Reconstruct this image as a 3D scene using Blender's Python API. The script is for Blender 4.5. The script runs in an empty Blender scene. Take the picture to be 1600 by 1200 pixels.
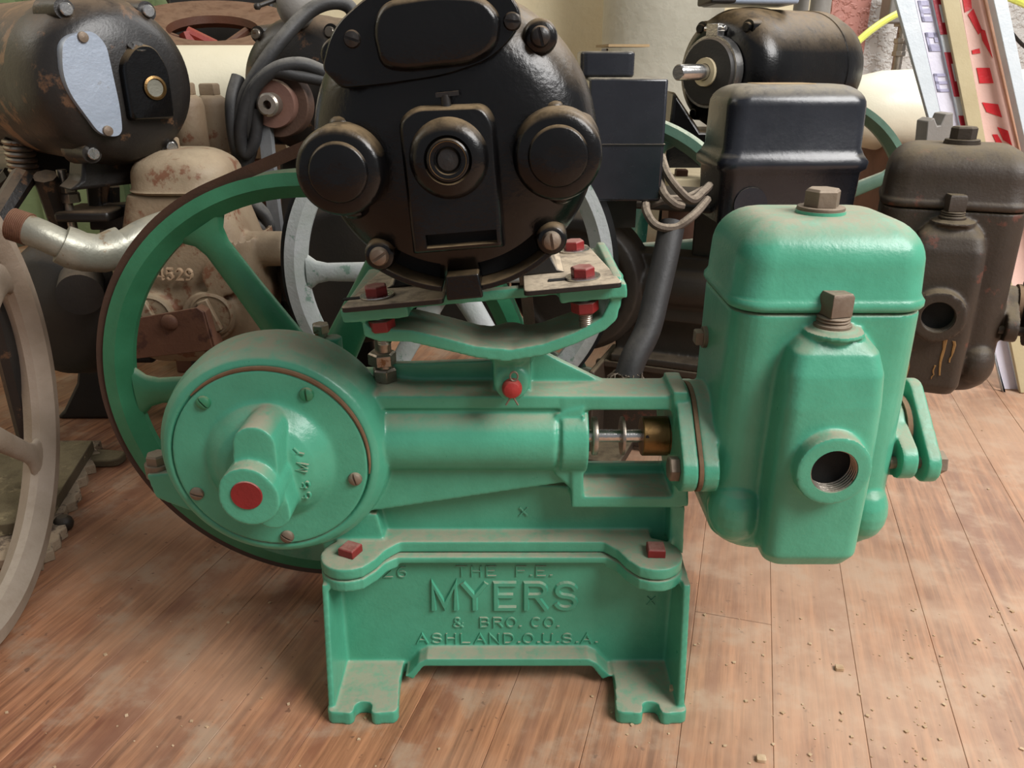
import bpy, bmesh, math, random
from mathutils import Vector, Matrix
random.seed(7)
PI = math.pi
C = bpy.context.scene.collection
scene = bpy.context.scene

# ---------------------------------------------------------------- camera, light, exposure
F_PX = 1250.0; PITCH = math.radians(22.0); HC = 0.40
cam_d = bpy.data.cameras.new('camera'); cam = bpy.data.objects.new('camera', cam_d); C.objects.link(cam)
cam.location = (0, 0, HC); cam.rotation_euler = (math.radians(90) - PITCH, 0, 0)
cam_d.sensor_width = 36.0; cam_d.lens = F_PX * 36.0 / 1600.0
cam_d.clip_start = 0.01; cam_d.clip_end = 50
scene.camera = cam
w = bpy.data.worlds.new('world'); scene.world = w; w.use_nodes = True
w.node_tree.nodes['Background'].inputs[0].default_value = (0.93, 0.95, 1.0, 1)
w.node_tree.nodes['Background'].inputs[1].default_value = 0.29

def area(name, loc, target, sx, sy, power, col):
    d = bpy.data.lights.new(name, 'AREA'); d.shape = 'RECTANGLE'; d.size = sx; d.size_y = sy
    d.energy = power; d.color = col
    o = bpy.data.objects.new(name, d); C.objects.link(o); o.location = loc
    o.rotation_euler = (Vector(target) - Vector(loc)).to_track_quat('-Z', 'Y').to_euler()
    return o
area('window_light_right', (1.25, -0.30, 1.60), (0.0, 0.48, 0.12), 1.1, 0.9, 60, (1.0, 0.98, 0.96))
area('window_light_back', (1.1, 1.55, 1.7), (0.25, 0.6, 0.1), 1.3, 0.9, 19, (1.0, 0.985, 0.96))
area('window_light_left', (-1.6, 0.9, 1.5), (-0.2, 0.6, 0.2), 0.9, 0.9, 6.5, (1.0, 0.96, 0.88))
scene.view_settings.view_transform = 'Standard'; scene.view_settings.look = 'None'
scene.view_settings.gamma = 1.0; scene.view_settings.use_curve_mapping = False
scene.view_settings.exposure = 0.0

# ---------------------------------------------------------------- helpers
CP, SP = math.cos(PITCH), math.sin(PITCH)
def P(px, py, Y):                       # the point at depth Y that stands at that place of the view
    a = PITCH + math.atan((py - 600.0) / F_PX)
    t = math.tan(a); zc = Y * (CP + SP * t)
    return Vector(((px - 800.0) / F_PX * zc, Y, HC - Y * t))
def PZ(px, py, z=0.0):
    a = PITCH + math.atan((py - 600.0) / F_PX)
    return P(px, py, (HC - z) / math.tan(a))
def PX(pts, Y):
    return [(P(p[0], p[1], Y).x, P(p[0], p[1], Y).z) for p in pts]
def rnd(pts, n=5, r0=0.0):              # polyline with rounded corners; pts (x, y[, r])
    out = []; N = len(pts)
    for i in range(N):
        p = pts[i]; r = p[2] if len(p) > 2 else r0
        b = Vector(p[:2]); a = Vector(pts[i-1][:2]); c = Vector(pts[(i+1) % N][:2])
        u = (a - b); v = (c - b); lu, lv = u.length, v.length
        if r <= 0 or lu < 1e-9 or lv < 1e-9: out.append((b.x, b.y)); continue
        u /= lu; v /= lv
        k = min(r, lu * .48, lv * .48)
        for j in range(n + 1):
            t = j / n
            q = (b + u * k) * (1-t)**2 + b * 2 * t * (1-t) + (b + v * k) * t * t
            out.append((q.x, q.y))
    return out
def rr(cx, cy, hx, hy, r, n=6):         # rounded rectangle ring
    r = min(r, hx * .999, hy * .999); o = []
    for k, (sx, sy) in enumerate(((1, 1), (-1, 1), (-1, -1), (1, -1))):
        for j in range(n + 1):
            a = k * PI / 2 + j / n * PI / 2
            o.append((cx + sx * (hx - r) + r * math.cos(a), cy + sy * (hy - r) + r * math.sin(a)))
    return o
def hull(pts):
    pts = sorted(set((round(a, 6), round(b, 6)) for a, b in pts))
    def half(ps):
        h = []
        for p in ps:
            while len(h) > 1 and (h[-1][0]-h[-2][0])*(p[1]-h[-2][1]) - (h[-1][1]-h[-2][1])*(p[0]-h[-2][0]) <= 0: h.pop()
            h.append(p)
        return h
    a = half(pts); b = half(pts[::-1]); return a[:-1] + b[:-1]
def circ(cx, cy, r, n=64): return [(cx + r * math.cos(2*PI*i/n), cy + r * math.sin(2*PI*i/n)) for i in range(n)]
def frame_of(d):
    d = Vector(d).normalized(); u = Vector((0, 0, 1)) if abs(d.z) < .9 else Vector((1, 0, 0))
    x = u.cross(d).normalized(); y = d.cross(x); return x, y, d

class B:
    def __init__(s): s.bm = bmesh.new()
    def face(s, vs):
        try: s.bm.faces.new(vs)
        except ValueError: pass
    def rings(s, rings, cap=True, close=False):
        R = [[s.bm.verts.new(p) for p in r] for r in rings]; n = len(R[0])
        m = len(R)
        for i in range(m if close else m - 1):
            a, b = R[i], R[(i + 1) % m]
            for j in range(n):
                s.face((a[j], a[(j+1) % n], b[(j+1) % n], b[j]))
        if cap and not close: s.face(R[0][::-1]); s.face(R[-1])
        return s
    def box(s, c, sz, rot=None):
        c = Vector(c); M = rot.to_matrix() if rot else Matrix.Identity(3)
        h = Vector(sz) / 2
        q = [(-1,-1),(1,-1),(1,1),(-1,1)]
        return s.rings([[c + M @ Vector((a*h.x, b*h.y, z*h.z)) for a, b in q] for z in (-1, 1)])
    def cyl(s, p0, p1, r0, r1=None, n=28, phase=0.0):
        if r1 is None: r1 = r0
        p0 = Vector(p0); p1 = Vector(p1); x, y, d = frame_of(p1 - p0)
        return s.rings([[p + (x * math.cos(a) + y * math.sin(a)) * r for a in [phase + 2*PI*i/n for i in range(n)]] for p, r in ((p0, r0), (p1, r1))])
    def lathe(s, prof, o, ax, n=40, closed=False):   # prof: (r, t) along the axis
        o = Vector(o); x, y, d = frame_of(ax)
        rg = [[o + d * t + (x * math.cos(a) + y * math.sin(a)) * max(r, 1e-5) for a in [2*PI*i/n for i in range(n)]] for r, t in prof]
        return s.rings(rg, cap=not closed, close=closed)
    def sph(s, c, r, n=20):
        if not hasattr(r, '__len__'): r = (r, r, r)
        c = Vector(c); rg = []
        for i in range(1, n // 2):
            t = PI * i / (n // 2)
            rg.append([c + Vector((r[0]*math.sin(t)*math.cos(a), r[1]*math.sin(t)*math.sin(a), -r[2]*math.cos(t))) for a in [2*PI*j/n for j in range(n)]])
        return s.rings(rg)
    def prism(s, poly, y0, y1):          # poly in XZ
        return s.rings([[(x, y, z) for x, z in poly] for y in (y0, y1)])
    def prismx(s, poly, x0, x1): return s.rings([[(x, y, z) for y, z in poly] for x in (x0, x1)])
    def prismz(s, poly, z0, z1): return s.rings([[(x, y, z) for x, y in poly] for z in (z0, z1)])
    def pad(s, poly, y0, y1, inset, steps=4, dome=0.0):   # raised pad facing -Y, edges rounded; y0 back, y1 front
        cx = sum(p[0] for p in poly) / len(poly); cz = sum(p[1] for p in poly) / len(poly)
        w_ = max(abs(p[0]-cx) for p in poly); h_ = max(abs(p[1]-cz) for p in poly)
        rg = [[(x, y0, z) for x, z in poly]]
        for k in range(steps + 1):
            t = k / steps * PI / 2; i_ = inset * (1 - math.cos(t)); y = y0 + (y1 - y0) * (0.35 + 0.65 * math.sin(t))
            rg.append([(cx + (x-cx) * (1 - i_/w_), y, cz + (z-cz) * (1 - i_/h_)) for x, z in poly])
        return s.rings(rg)
    def tube(s, pts, r, n=10, closed=False):
        pts = [Vector(p) for p in pts]; m = len(pts); rg = []; px = None
        for i, p in enumerate(pts):
            a = pts[i-1] if (i or closed) else p; b = pts[(i+1) % m] if (i < m-1 or closed) else p
            x, y, d = frame_of(b - a)
            if px is not None:
                x = (px - d * px.dot(d)).normalized(); y = d.cross(x)
            px = x; rad = r[i] if hasattr(r, '__len__') else r
            rg.append([p + (x * math.cos(t) + y * math.sin(t)) * rad for t in [2*PI*j/n for j in range(n)]])
        return s.rings(rg, close=closed)
    def torus(s, c, ax, R, r, n=40, k=10, arc=None):
        c = Vector(c); x, y, d = frame_of(ax)
        return s.tube([c + (x*math.cos(2*PI*i/n) + y*math.sin(2*PI*i/n)) * R for i in range(n)], r, k, True)
    def band(s, loop, th, y0, y1):       # closed strap following a convex loop in XZ
        n = len(loop); cx = sum(p[0] for p in loop)/n; cz = sum(p[1] for p in loop)/n; inn = []
        for i in range(n):
            a = Vector(loop[i-1]); b = Vector(loop[(i+1) % n]); d = (b-a).normalized(); nn = Vector((-d.y, d.x))
            p = Vector(loop[i])
            if nn.dot(Vector((cx, cz)) - p) < 0: nn = -nn
            q = p + nn * th; inn.append((q.x, q.y))
        m = (y0+y1)/2; h = (y1-y0)/2
        return s.rings([[(x, y0, z) for x, z in loop], [(x, y1, z) for x, z in loop], [(x, m+h*.7, z) for x, z in inn], [(x, m-h*.7, z) for x, z in inn]], close=True)
    def hexh(s, p0, p1, r, n=6, ph=0.0, flat=True):
        s.cyl(p0, p1, r, n=n, phase=ph); return s
    def bolt(s, p, ax, r, h, n=6, ph=0.3):            # chamfered bolt head
        p = Vector(p); d = Vector(ax).normalized(); x, y, d = frame_of(d)
        rg = []
        for rad, t in ((r, 0), (r, h*.85), (r*.86, h)):
            rg.append([p + d*t + (x*math.cos(a)+y*math.sin(a))*rad for a in [ph + 2*PI*i/n for i in range(n)]])
        return s.rings(rg)
    def text(s, t, size, M, ext, off=0.0, sx=1.0, spacing=1.0):
        cu = bpy.data.curves.new('t', 'FONT'); cu.body = t; cu.size = size; cu.extrude = ext; cu.offset = off
        cu.align_x = 'CENTER'; cu.align_y = 'CENTER'; cu.resolution_u = 3; cu.space_character = spacing
        cu.bevel_depth = 0.0
        o = bpy.data.objects.new('t', cu); C.objects.link(o)
        dg = bpy.context.evaluated_depsgraph_get(); me = bpy.data.meshes.new_from_object(o.evaluated_get(dg))
        me.transform(M @ Matrix.Diagonal((sx, 1, 1, 1))); s.bm.from_mesh(me)
        bpy.data.objects.remove(o); bpy.data.meshes.remove(me); bpy.data.curves.remove(cu); return s
    def xf(s, M): s.bm.transform(M); return s
    def build(s, name, mat, parent=None, bevel=0, seg=2, voxel=0, sm=6, cut=None, ang=35, smooth=True, noise=0):
        bm = s.bm
        bmesh.ops.recalc_face_normals(bm, faces=bm.faces[:])
        me = bpy.data.meshes.new(name); bm.to_mesh(me); bm.free()
        if voxel or cut:
            t = bpy.data.objects.new('tmp', me); C.objects.link(t); extra = []
            if voxel:
                m = t.modifiers.new('r', 'REMESH'); m.mode = 'VOXEL'; m.voxel_size = voxel
                if sm: m = t.modifiers.new('s', 'SMOOTH'); m.iterations = sm; m.factor = .5
            if cut:
                cb = cut.bm; bmesh.ops.recalc_face_normals(cb, faces=cb.faces[:])
                cm = bpy.data.meshes.new('c'); cb.to_mesh(cm); cb.free()
                c = bpy.data.objects.new('c', cm); C.objects.link(c); extra.append(c)
                m = t.modifiers.new('b', 'BOOLEAN'); m.operation = 'DIFFERENCE'; m.object = c; m.solver = 'EXACT'
            dg = bpy.context.evaluated_depsgraph_get()
            me2 = bpy.data.meshes.new_from_object(t.evaluated_get(dg))
            bpy.data.objects.remove(t)
            for e in extra: bpy.data.objects.remove(e)
            me = me2; me.name = name
        me.materials.clear(); me.materials.append(mat)
        if smooth:
            me.shade_smooth()
            if (not voxel or cut): me.set_sharp_from_angle(angle=math.radians(ang))
        o = bpy.data.objects.new(name, me); C.objects.link(o)
        if bevel:
            m = o.modifiers.new('bevel', 'BEVEL'); m.width = bevel; m.segments = seg; m.limit_method = 'ANGLE'; m.angle_limit = math.radians(40)
            m.harden_normals = False
            me.shade_smooth()
        if parent: adopt(o, parent)
        return o
def wloc(o):
    v = Vector((0, 0, 0))
    while o: v += o.location; o = o.parent
    return v
def adopt(o, parent):
    r = parent
    while r.parent: r = r.parent
    o.parent = parent
    # vertices are kept in world coordinates: move them so that origin of the child is its thing's base
    o.data.transform(Matrix.Translation(-r.location))
def thing(name, label, cat, loc=(0, 0, 0), group=None):
    o = bpy.data.objects.new(name, None); C.objects.link(o); o.location = loc; o.empty_display_size = .02
    o['label'] = label; o['category'] = cat
    if group: o['group'] = group
    return o
def tag(o, label, cat, group=None, kind=None):
    o['label'] = label; o['category'] = cat
    if group: o['group'] = group
    if kind: o['kind'] = kind
    return o
def struct(o, label=None):
    o['kind'] = 'structure'
    if label: o['label'] = label
    return o

def arc_(cx, cy, rx, ry, a0, a1, n=10):
    return [(cx + rx*math.cos(math.radians(a0+(a1-a0)*i/n)), cy + ry*math.sin(math.radians(a0+(a1-a0)*i/n))) for i in range(n+1)]
GLYPH = {   # cast letters as strokes on a cell .7 wide and 1 high
 'T': [[(0, 1), (.7, 1)], [(.35, 1), (.35, 0)]], 'H': [[(.05, 0), (.05, 1)], [(.65, 0), (.65, 1)], [(.05, .5), (.65, .5)]],
 'E': [[(.66, 1), (.06, 1), (.06, 0), (.66, 0)], [(.06, .52), (.56, .52)]], 'F': [[(.66, 1), (.06, 1), (.06, 0)], [(.06, .52), (.56, .52)]],
 'M': [[(0, 0), (0, 1), (.36, .12), (.72, 1), (.72, 0)]], 'Y': [[(0, 1), (.35, .48), (.7, 1)], [(.35, .48), (.35, 0)]],
 'R': [[(.05, 0), (.05, 1), (.4, 1)] + arc_(.42, .76, .24, .24, 80, -90, 8) + [(.05, .52)], [(.38, .5), (.68, 0)]],
 'S': [arc_(.35, .75, .29, .25, 20, 270, 12) + arc_(.35, .25, .31, .25, 80, -160, 12)],
 '&': [[(.7, 0), (.16, .68)] + arc_(.32, .82, .17, .17, 200, -20, 8) + [(.1, .38)] + arc_(.3, .22, .25, .22, 150, 350, 8) + [(.7, .42)]],
 'B': [[(.05, 0), (.05, 1), (.4, 1)] + arc_(.4, .76, .22, .24, 80, -90, 8) + [(.05, .52)], [(.38, .52)] + arc_(.42, .26, .25, .26, 80, -90, 8) + [(.05, 0)]],
 'O': [arc_(.35, .5, .34, .5, 0, 360, 20)], 'C': [arc_(.38, .5, .34, .5, 50, 310, 14)],
 'A': [[(0, 0), (.35, 1), (.7, 0)], [(.14, .34), (.56, .34)]], 'L': [[(.06, 1), (.06, 0), (.64, 0)]], 'N': [[(.04, 0), (.04, 1), (.66, 0), (.66, 1)]],
 'D': [[(.05, 0), (.05, 1), (.3, 1)] + arc_(.3, .5, .36, .5, 85, -85, 12) + [(.05, 0)]], 'U': [[(.05, 1), (.05, .3)] + arc_(.35, .3, .3, .3, 190, 350, 8) + [(.65, 1)]],
 '2': [arc_(.35, .72, .28, .28, 160, -30, 9) + [(.06, 0), (.66, 0)]], '6': [[(.6, .94)] + arc_(.42, .45, .36, .5, 100, 200, 6) + arc_(.36, .28, .28, .28, 180, 540, 16)],
 '9': [[(.12, .04)] + arc_(.3, .55, .36, .5, 280, 380, 6) + arc_(.36, .70, .28, .28, 0, 360, 16)],
 '4': [[(.55, 0), (.55, 1), (.02, .3), (.7, .3)]], '5': [[(.62, 1), (.14, 1), (.1, .56)] + arc_(.34, .32, .29, .32, 110, -150, 12)],
 '8': [arc_(.35, .75, .25, .24, -90, 270, 16), arc_(.35, .26, .31, .26, 90, 450, 16)], 'X': [[(.02, 0), (.68, 1)], [(.02, 1), (.68, 0)]], '.': [[(.02, .05), (.12, .05)]], ' ': []}
def letters(b, txt, M, wid, h, sw, rise, adv=.98):
    """raised strokes with sloping sides; M maps x right, y up, z out of the face"""
    xs = []; x = 0
    for ch in txt:
        xs.append(x); x += {'.': .34, ' ': .5}.get(ch, adv)
    tot = xs[-1] + (.14 if txt[-1] == '.' else .7); kx = wid/tot
    for ch, x0 in zip(txt, xs):
        for ip, pl in enumerate(GLYPH[ch]):
            rise_ = rise * (1 - .06*ip)
            pts = [Vector(((x0+px)*kx - wid/2, (py-.5)*h)) for px, py in pl]; cl = (pts[0]-pts[-1]).length < 1e-6
            if cl: pts = pts[:-1]
            n = len(pts); rg = []
            for i, p in enumerate(pts):
                a = pts[i-1] if (i or cl) else None; c = pts[(i+1) % n] if (i < n-1 or cl) else None
                d0 = (p-a).normalized() if a is not None else (c-p).normalized(); d1 = (c-p).normalized() if c is not None else d0
                n0 = Vector((-d0.y, d0.x)); n1 = Vector((-d1.y, d1.x)); m = (n0+n1)
                m = m.normalized() if m.length > .2 else n1
                k = 1/max(m.dot(n1), .45); e = Vector((0, 0))
                if a is None: e = -d1*sw*.5
                if c is None: e = d0*sw*.5
                q = [(-sw*k, -.0006), (-sw*.5*k, rise_*(1-.006*i)), (sw*.5*k, rise_*(1-.006*i)), (sw*k, -.0006)]
                rg.append([M @ Vector((p.x+e.x+m.x*u, p.y+e.y+m.y*u, v)) for u, v in q])
            b.rings(rg, close=cl)
    return b

# ---------------------------------------------------------------- materials
def lin(c):
    return tuple((x/255/12.92 if x/255 <= .04045 else ((x/255+.055)/1.055)**2.4) for x in c) + (1,)
def nodes(name):
    m = bpy.data.materials.new(name); m.use_nodes = True; nt = m.node_tree
    return m, nt, nt.nodes['Principled BSDF'], nt.nodes, nt.links
def N(nt, t, **kw):
    n = nt.nodes.new(t)
    for k, v in kw.items(): setattr(n, k, v)
    return n
def noise(nt, scale, detail=4, rough=.55, vec=None, w_=None):
    n = N(nt, 'ShaderNodeTexNoise'); n.inputs['Scale'].default_value = scale
    n.inputs['Detail'].default_value = detail; n.inputs['Roughness'].default_value = rough
    if vec: nt.links.new(vec, n.inputs['Vector'])
    return n.outputs['Fac']
def ramp(nt, fac, a, b, ca=(0,0,0,1), cb=(1,1,1,1)):
    r = N(nt, 'ShaderNodeValToRGB'); r.color_ramp.elements[0].position = a; r.color_ramp.elements[1].position = b
    r.color_ramp.elements[0].color = ca; r.color_ramp.elements[1].color = cb
    nt.links.new(fac, r.inputs['Fac']); return r.outputs['Color']
def mix(nt, fac, a, b):
    m = N(nt, 'ShaderNodeMix', data_type='RGBA')
    for i, v in ((0, fac), (6, a), (7, b)):
        if hasattr(v, 'is_linked') or isinstance(v, bpy.types.NodeSocket): nt.links.new(v, m.inputs[i])
        else: m.inputs[i].default_value = v
    return m.outputs[2]
def math_(nt, op, a, b=0.0):
    m = N(nt, 'ShaderNodeMath', operation=op)
    for i, v in ((0, a), (1, b)):
        if isinstance(v, bpy.types.NodeSocket): nt.links.new(v, m.inputs[i])
        else: m.inputs[i].default_value = v
    m.use_clamp = True
    return m.outputs[0]
def painted(name, col, col2=None, dust=(150, 132, 108), damt=.85, rough=.35, scale=45, patch=.0, pcol=(110, 70, 45), bump=.25, bscale=420, metal=0.0, dlo=.45, dhi=.95, coat=0.0, spec=.5):
    """cast iron under paint: mottled colour, dust lying on what faces up, chipped patches, fine relief"""
    m, nt, bs, nn, ll = nodes(name)
    tc = N(nt, 'ShaderNodeTexCoord').outputs['Object']
    col2 = col2 or tuple(int(c * .82) for c in col)
    n1 = noise(nt, scale * .35, 5, .6, tc)
    c = mix(nt, ramp(nt, n1, .35, .65), lin(col), lin(col2))
    n2 = noise(nt, scale, 6, .7, tc)
    if patch > 0:
        c = mix(nt, ramp(nt, n2, .62 - patch * .3, .68 - patch * .3), c, lin(pcol))
    geo = N(nt, 'ShaderNodeNewGeometry'); sep = N(nt, 'ShaderNodeSeparateXYZ'); nt.links.new(geo.outputs['Normal'], sep.inputs[0])
    mr = N(nt, 'ShaderNodeMapRange'); mr.inputs[1].default_value = dlo; mr.inputs[2].default_value = dhi
    nt.links.new(sep.outputs['Z'], mr.inputs[0])
    n3 = noise(nt, scale * 1.6, 6, .75, tc)
    d = math_(nt, 'MULTIPLY', mr.outputs[0], ramp(nt, n3, .22, .55))
    d = math_(nt, 'MULTIPLY', d, damt)
    c = mix(nt, d, c, lin(dust))
    nt.links.new(c, bs.inputs['Base Color'])
    nt.links.new(math_(nt, 'ADD', math_(nt, 'MULTIPLY', d, .6), math_(nt, 'ADD', rough - .08, math_(nt, 'MULTIPLY', n2, .16))), bs.inputs['Roughness'])
    bs.inputs['Metallic'].default_value = metal; bs.inputs['Specular IOR Level'].default_value = spec
    bs.inputs['Coat Weight'].default_value = coat; bs.inputs['Coat Roughness'].default_value = .15
    bp = N(nt, 'ShaderNodeBump'); bp.inputs['Strength'].default_value = bump; bp.inputs['Distance'].default_value = .0008
    nt.links.new(noise(nt, bscale, 3, .6, tc), bp.inputs['Height']); 
    bp2 = N(nt, 'ShaderNodeBump'); bp2.inputs['Strength'].default_value = bump * .8; bp2.inputs['Distance'].default_value = .002
    nt.links.new(noise(nt, bscale * .16, 3, .5, tc), bp2.inputs['Height']); nt.links.new(bp.outputs[0], bp2.inputs['Normal'])
    nt.links.new(bp2.outputs[0], bs.inputs['Normal'])
    return m
GREEN = painted('green_enamel', (80, 162, 132), (71, 148, 119), dust=(156, 147, 126), damt=.88, rough=.3, scale=60, bump=.2, dlo=.5, dhi=.97)
GREEN_D = painted('green_enamel_wheel', (60, 130, 94), (50, 114, 80), dust=(165, 158, 130), damt=.55, rough=.34, scale=60, bump=.2)
BLACK = painted('black_enamel', (6, 6, 7), (11, 10, 10), dust=(158, 134, 100), damt=.62, rough=.25, scale=50, bump=.22, spec=.38, dlo=.3, dhi=1.0)
BLACK_OLD = painted('old_black_paint', (24, 22, 21), (38, 33, 29), dust=(135, 112, 86), damt=.6, rough=.38, scale=30, patch=.12, pcol=(92, 66, 46), bump=.25)
BLACK_FLAT = painted('flat_black', (26, 25, 24), (36, 33, 30), dust=(120, 104, 84), damt=.5, rough=.55, scale=40)
BOXBLK = painted('black_box_paint', (28, 30, 36), (38, 40, 46), dust=(150, 140, 120), damt=.8, rough=.26, scale=50, patch=.0, pcol=(120, 118, 120), bump=.12, bscale=300)
PLATE = painted('motor_foot_plate', (30, 28, 27), (22, 21, 20), dust=(186, 170, 146), damt=.95, rough=.4, scale=50, dlo=.2, dhi=.7)
RED = painted('red_paint', (132, 34, 34), (112, 28, 28), dust=(168, 138, 124), damt=.55, rough=.45, scale=80)
REDCAP = painted('red_cap', (164, 46, 42), (146, 40, 36), dust=(176, 116, 102), damt=.3, rough=.5, scale=90)
STEEL = painted('bare_steel', (165, 158, 148), (138, 128, 116), dust=(160, 145, 120), damt=.4, rough=.34, scale=80, metal=.85, patch=.06, pcol=(110, 84, 62))
BRIGHT = painted('bright_steel', (205, 203, 200), (180, 178, 174), damt=.1, rough=.22, scale=60, metal=.95)
ZINC = painted('galvanised_pipe', (150, 150, 138), (124, 120, 106), dust=(170, 160, 136), damt=.5, rough=.4, scale=40, metal=.5, patch=.1, pcol=(112, 84, 56))
BRASS = painted('tarnished_brass', (128, 100, 58), (98, 74, 44), dust=(120, 100, 70), damt=.3, rough=.36, scale=60, metal=.8)
BOLTB = painted('brown_bolt', (132, 118, 102), (106, 90, 76), dust=(165, 150, 130), damt=.6, rough=.5, scale=90, metal=.35)
RUST = painted('rusty_tan_iron', (146, 130, 106), (124, 102, 80), dust=(176, 158, 130), damt=.5, rough=.62, scale=38, patch=.2, pcol=(112, 74, 52), bump=.5, bscale=300)
RUST_D = painted('dark_rust', (104, 68, 48), (84, 52, 36), dust=(130, 102, 76), damt=.4, rough=.68, scale=50, patch=.1, pcol=(70, 40, 28), bump=.5, bscale=300)
BROWN = painted('grimy_brown_iron', (58, 47, 37), (48, 39, 31), dust=(124, 110, 84), damt=.6, rough=.5, scale=40, patch=.06, pcol=(88, 52, 40), bump=.3, dlo=.3)
DARK = painted('greasy_dark_iron', (44, 38, 31), (34, 29, 24), dust=(98, 84, 64), damt=.5, rough=.5, scale=40)
BELT_B = painted('brown_belt', (78, 54, 40), (64, 44, 33), dust=(140, 112, 84), damt=.4, rough=.7, scale=60)
BELT_K = painted('black_belt', (28, 27, 28), (38, 37, 37), dust=(120, 115, 105), damt=.4, rough=.6, scale=60)
BELT_G = painted('grey_belt', (112, 114, 116), (92, 94, 96), dust=(150, 145, 135), damt=.4, rough=.6, scale=60)
RUBBER = painted('cable_rubber', (44, 44, 45), (36, 35, 34), dust=(140, 136, 128), damt=.7, rough=.55, scale=70, dlo=.1)
WIRE = painted('dusty_wire', (84, 72, 62), (66, 56, 48), dust=(160, 146, 128), damt=.85, rough=.8, scale=160, bump=.8, dlo=.0)
WHITEW = painted('white_flaking_paint', (176, 178, 180), (158, 164, 160), dust=(190, 186, 176), damt=.4, rough=.5, scale=70, patch=.1, pcol=(112, 136, 124), bump=.4)
TANW = painted('tan_wheel_paint', (160, 144, 128), (142, 126, 108), dust=(196, 184, 168), damt=.4, rough=.6, scale=60, bump=.4)
OLIVE = painted('olive_worn_paint', (118, 112, 88), (100, 92, 70), dust=(150, 136, 106), damt=.4, rough=.6, scale=60)
PALEG = painted('pale_green_wheel', (92, 126, 108), (74, 106, 90), dust=(214, 214, 192), damt=.95, rough=.5, scale=50)
CREAMT = painted('cream_tank', (226, 220, 196), (214, 206, 180), dust=(220, 208, 178), damt=.4, rough=.4, scale=14)
WTANK = painted('ivory_tank', (236, 232, 210), (228, 222, 200), dust=(240, 238, 225), damt=.3, rough=.35, scale=10)
MAHOG = painted('brown_handwheel_paint', (92, 58, 42), (76, 46, 34), dust=(158, 128, 100), damt=.45, rough=.4, scale=40)
REDPOST = painted('red_post_paint', (150, 52, 38), (130, 42, 32), damt=.3, rough=.5)
SILVER = painted('zinc_plate', (170, 180, 194), (150, 160, 174), damt=.2, rough=.38, scale=22, metal=.35, patch=.04, pcol=(140, 140, 140))
GREYBOX = painted('grey_steel_box', (150, 162, 178), (140, 152, 168), damt=.3, rough=.35)
GASKET = painted('gasket', (120, 92, 66), (96, 70, 48), damt=.4, rough=.8, scale=120)
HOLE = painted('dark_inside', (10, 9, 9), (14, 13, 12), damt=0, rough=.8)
CARD = painted('cardboard', (172, 148, 112), (156, 132, 98), damt=.2, rough=.9)
CREAMPLATE = painted('cream_board', (212, 198, 164), (196, 180, 146), damt=.3, rough=.7)
TUBE_Y = painted('yellow_tube', (222, 226, 110), (205, 212, 92), damt=.1, rough=.3)
WPLAST = painted('white_plastic', (206, 214, 218), (196, 206, 212), damt=.05, rough=.3)
LILAC = painted('lilac_print_film', (214, 212, 224), (204, 202, 216), damt=.0, rough=.35)
LILAC_D = painted('lilac_print', (168, 166, 192), (160, 158, 186), damt=.0, rough=.35)
CRIMSON = painted('crimson_film', (160, 30, 48), (150, 26, 42), damt=.0, rough=.3)
TANBOARD = painted('tan_board', (186, 174, 138), (176, 162, 126), damt=.1, rough=.7)
PINKW = painted('pink_film', (232, 196, 184), (226, 186, 172), damt=.0, rough=.3)
REDF = painted('red_film', (222, 44, 52), (206, 36, 44), damt=.0, rough=.25)
WOODR = painted('weathered_block', (122, 84, 66), (96, 66, 52), damt=.4, rough=.8, scale=30)
GREYPIPE = painted('grey_pipe', (140, 136, 130), (124, 120, 114), damt=.3, rough=.5)
TEAL = painted('teal_box_paint', (72, 156, 140), (60, 140, 126), dust=(150, 200, 190), damt=.3, rough=.35, scale=160, patch=.05, pcol=(150, 205, 195), bump=.6)

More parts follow.
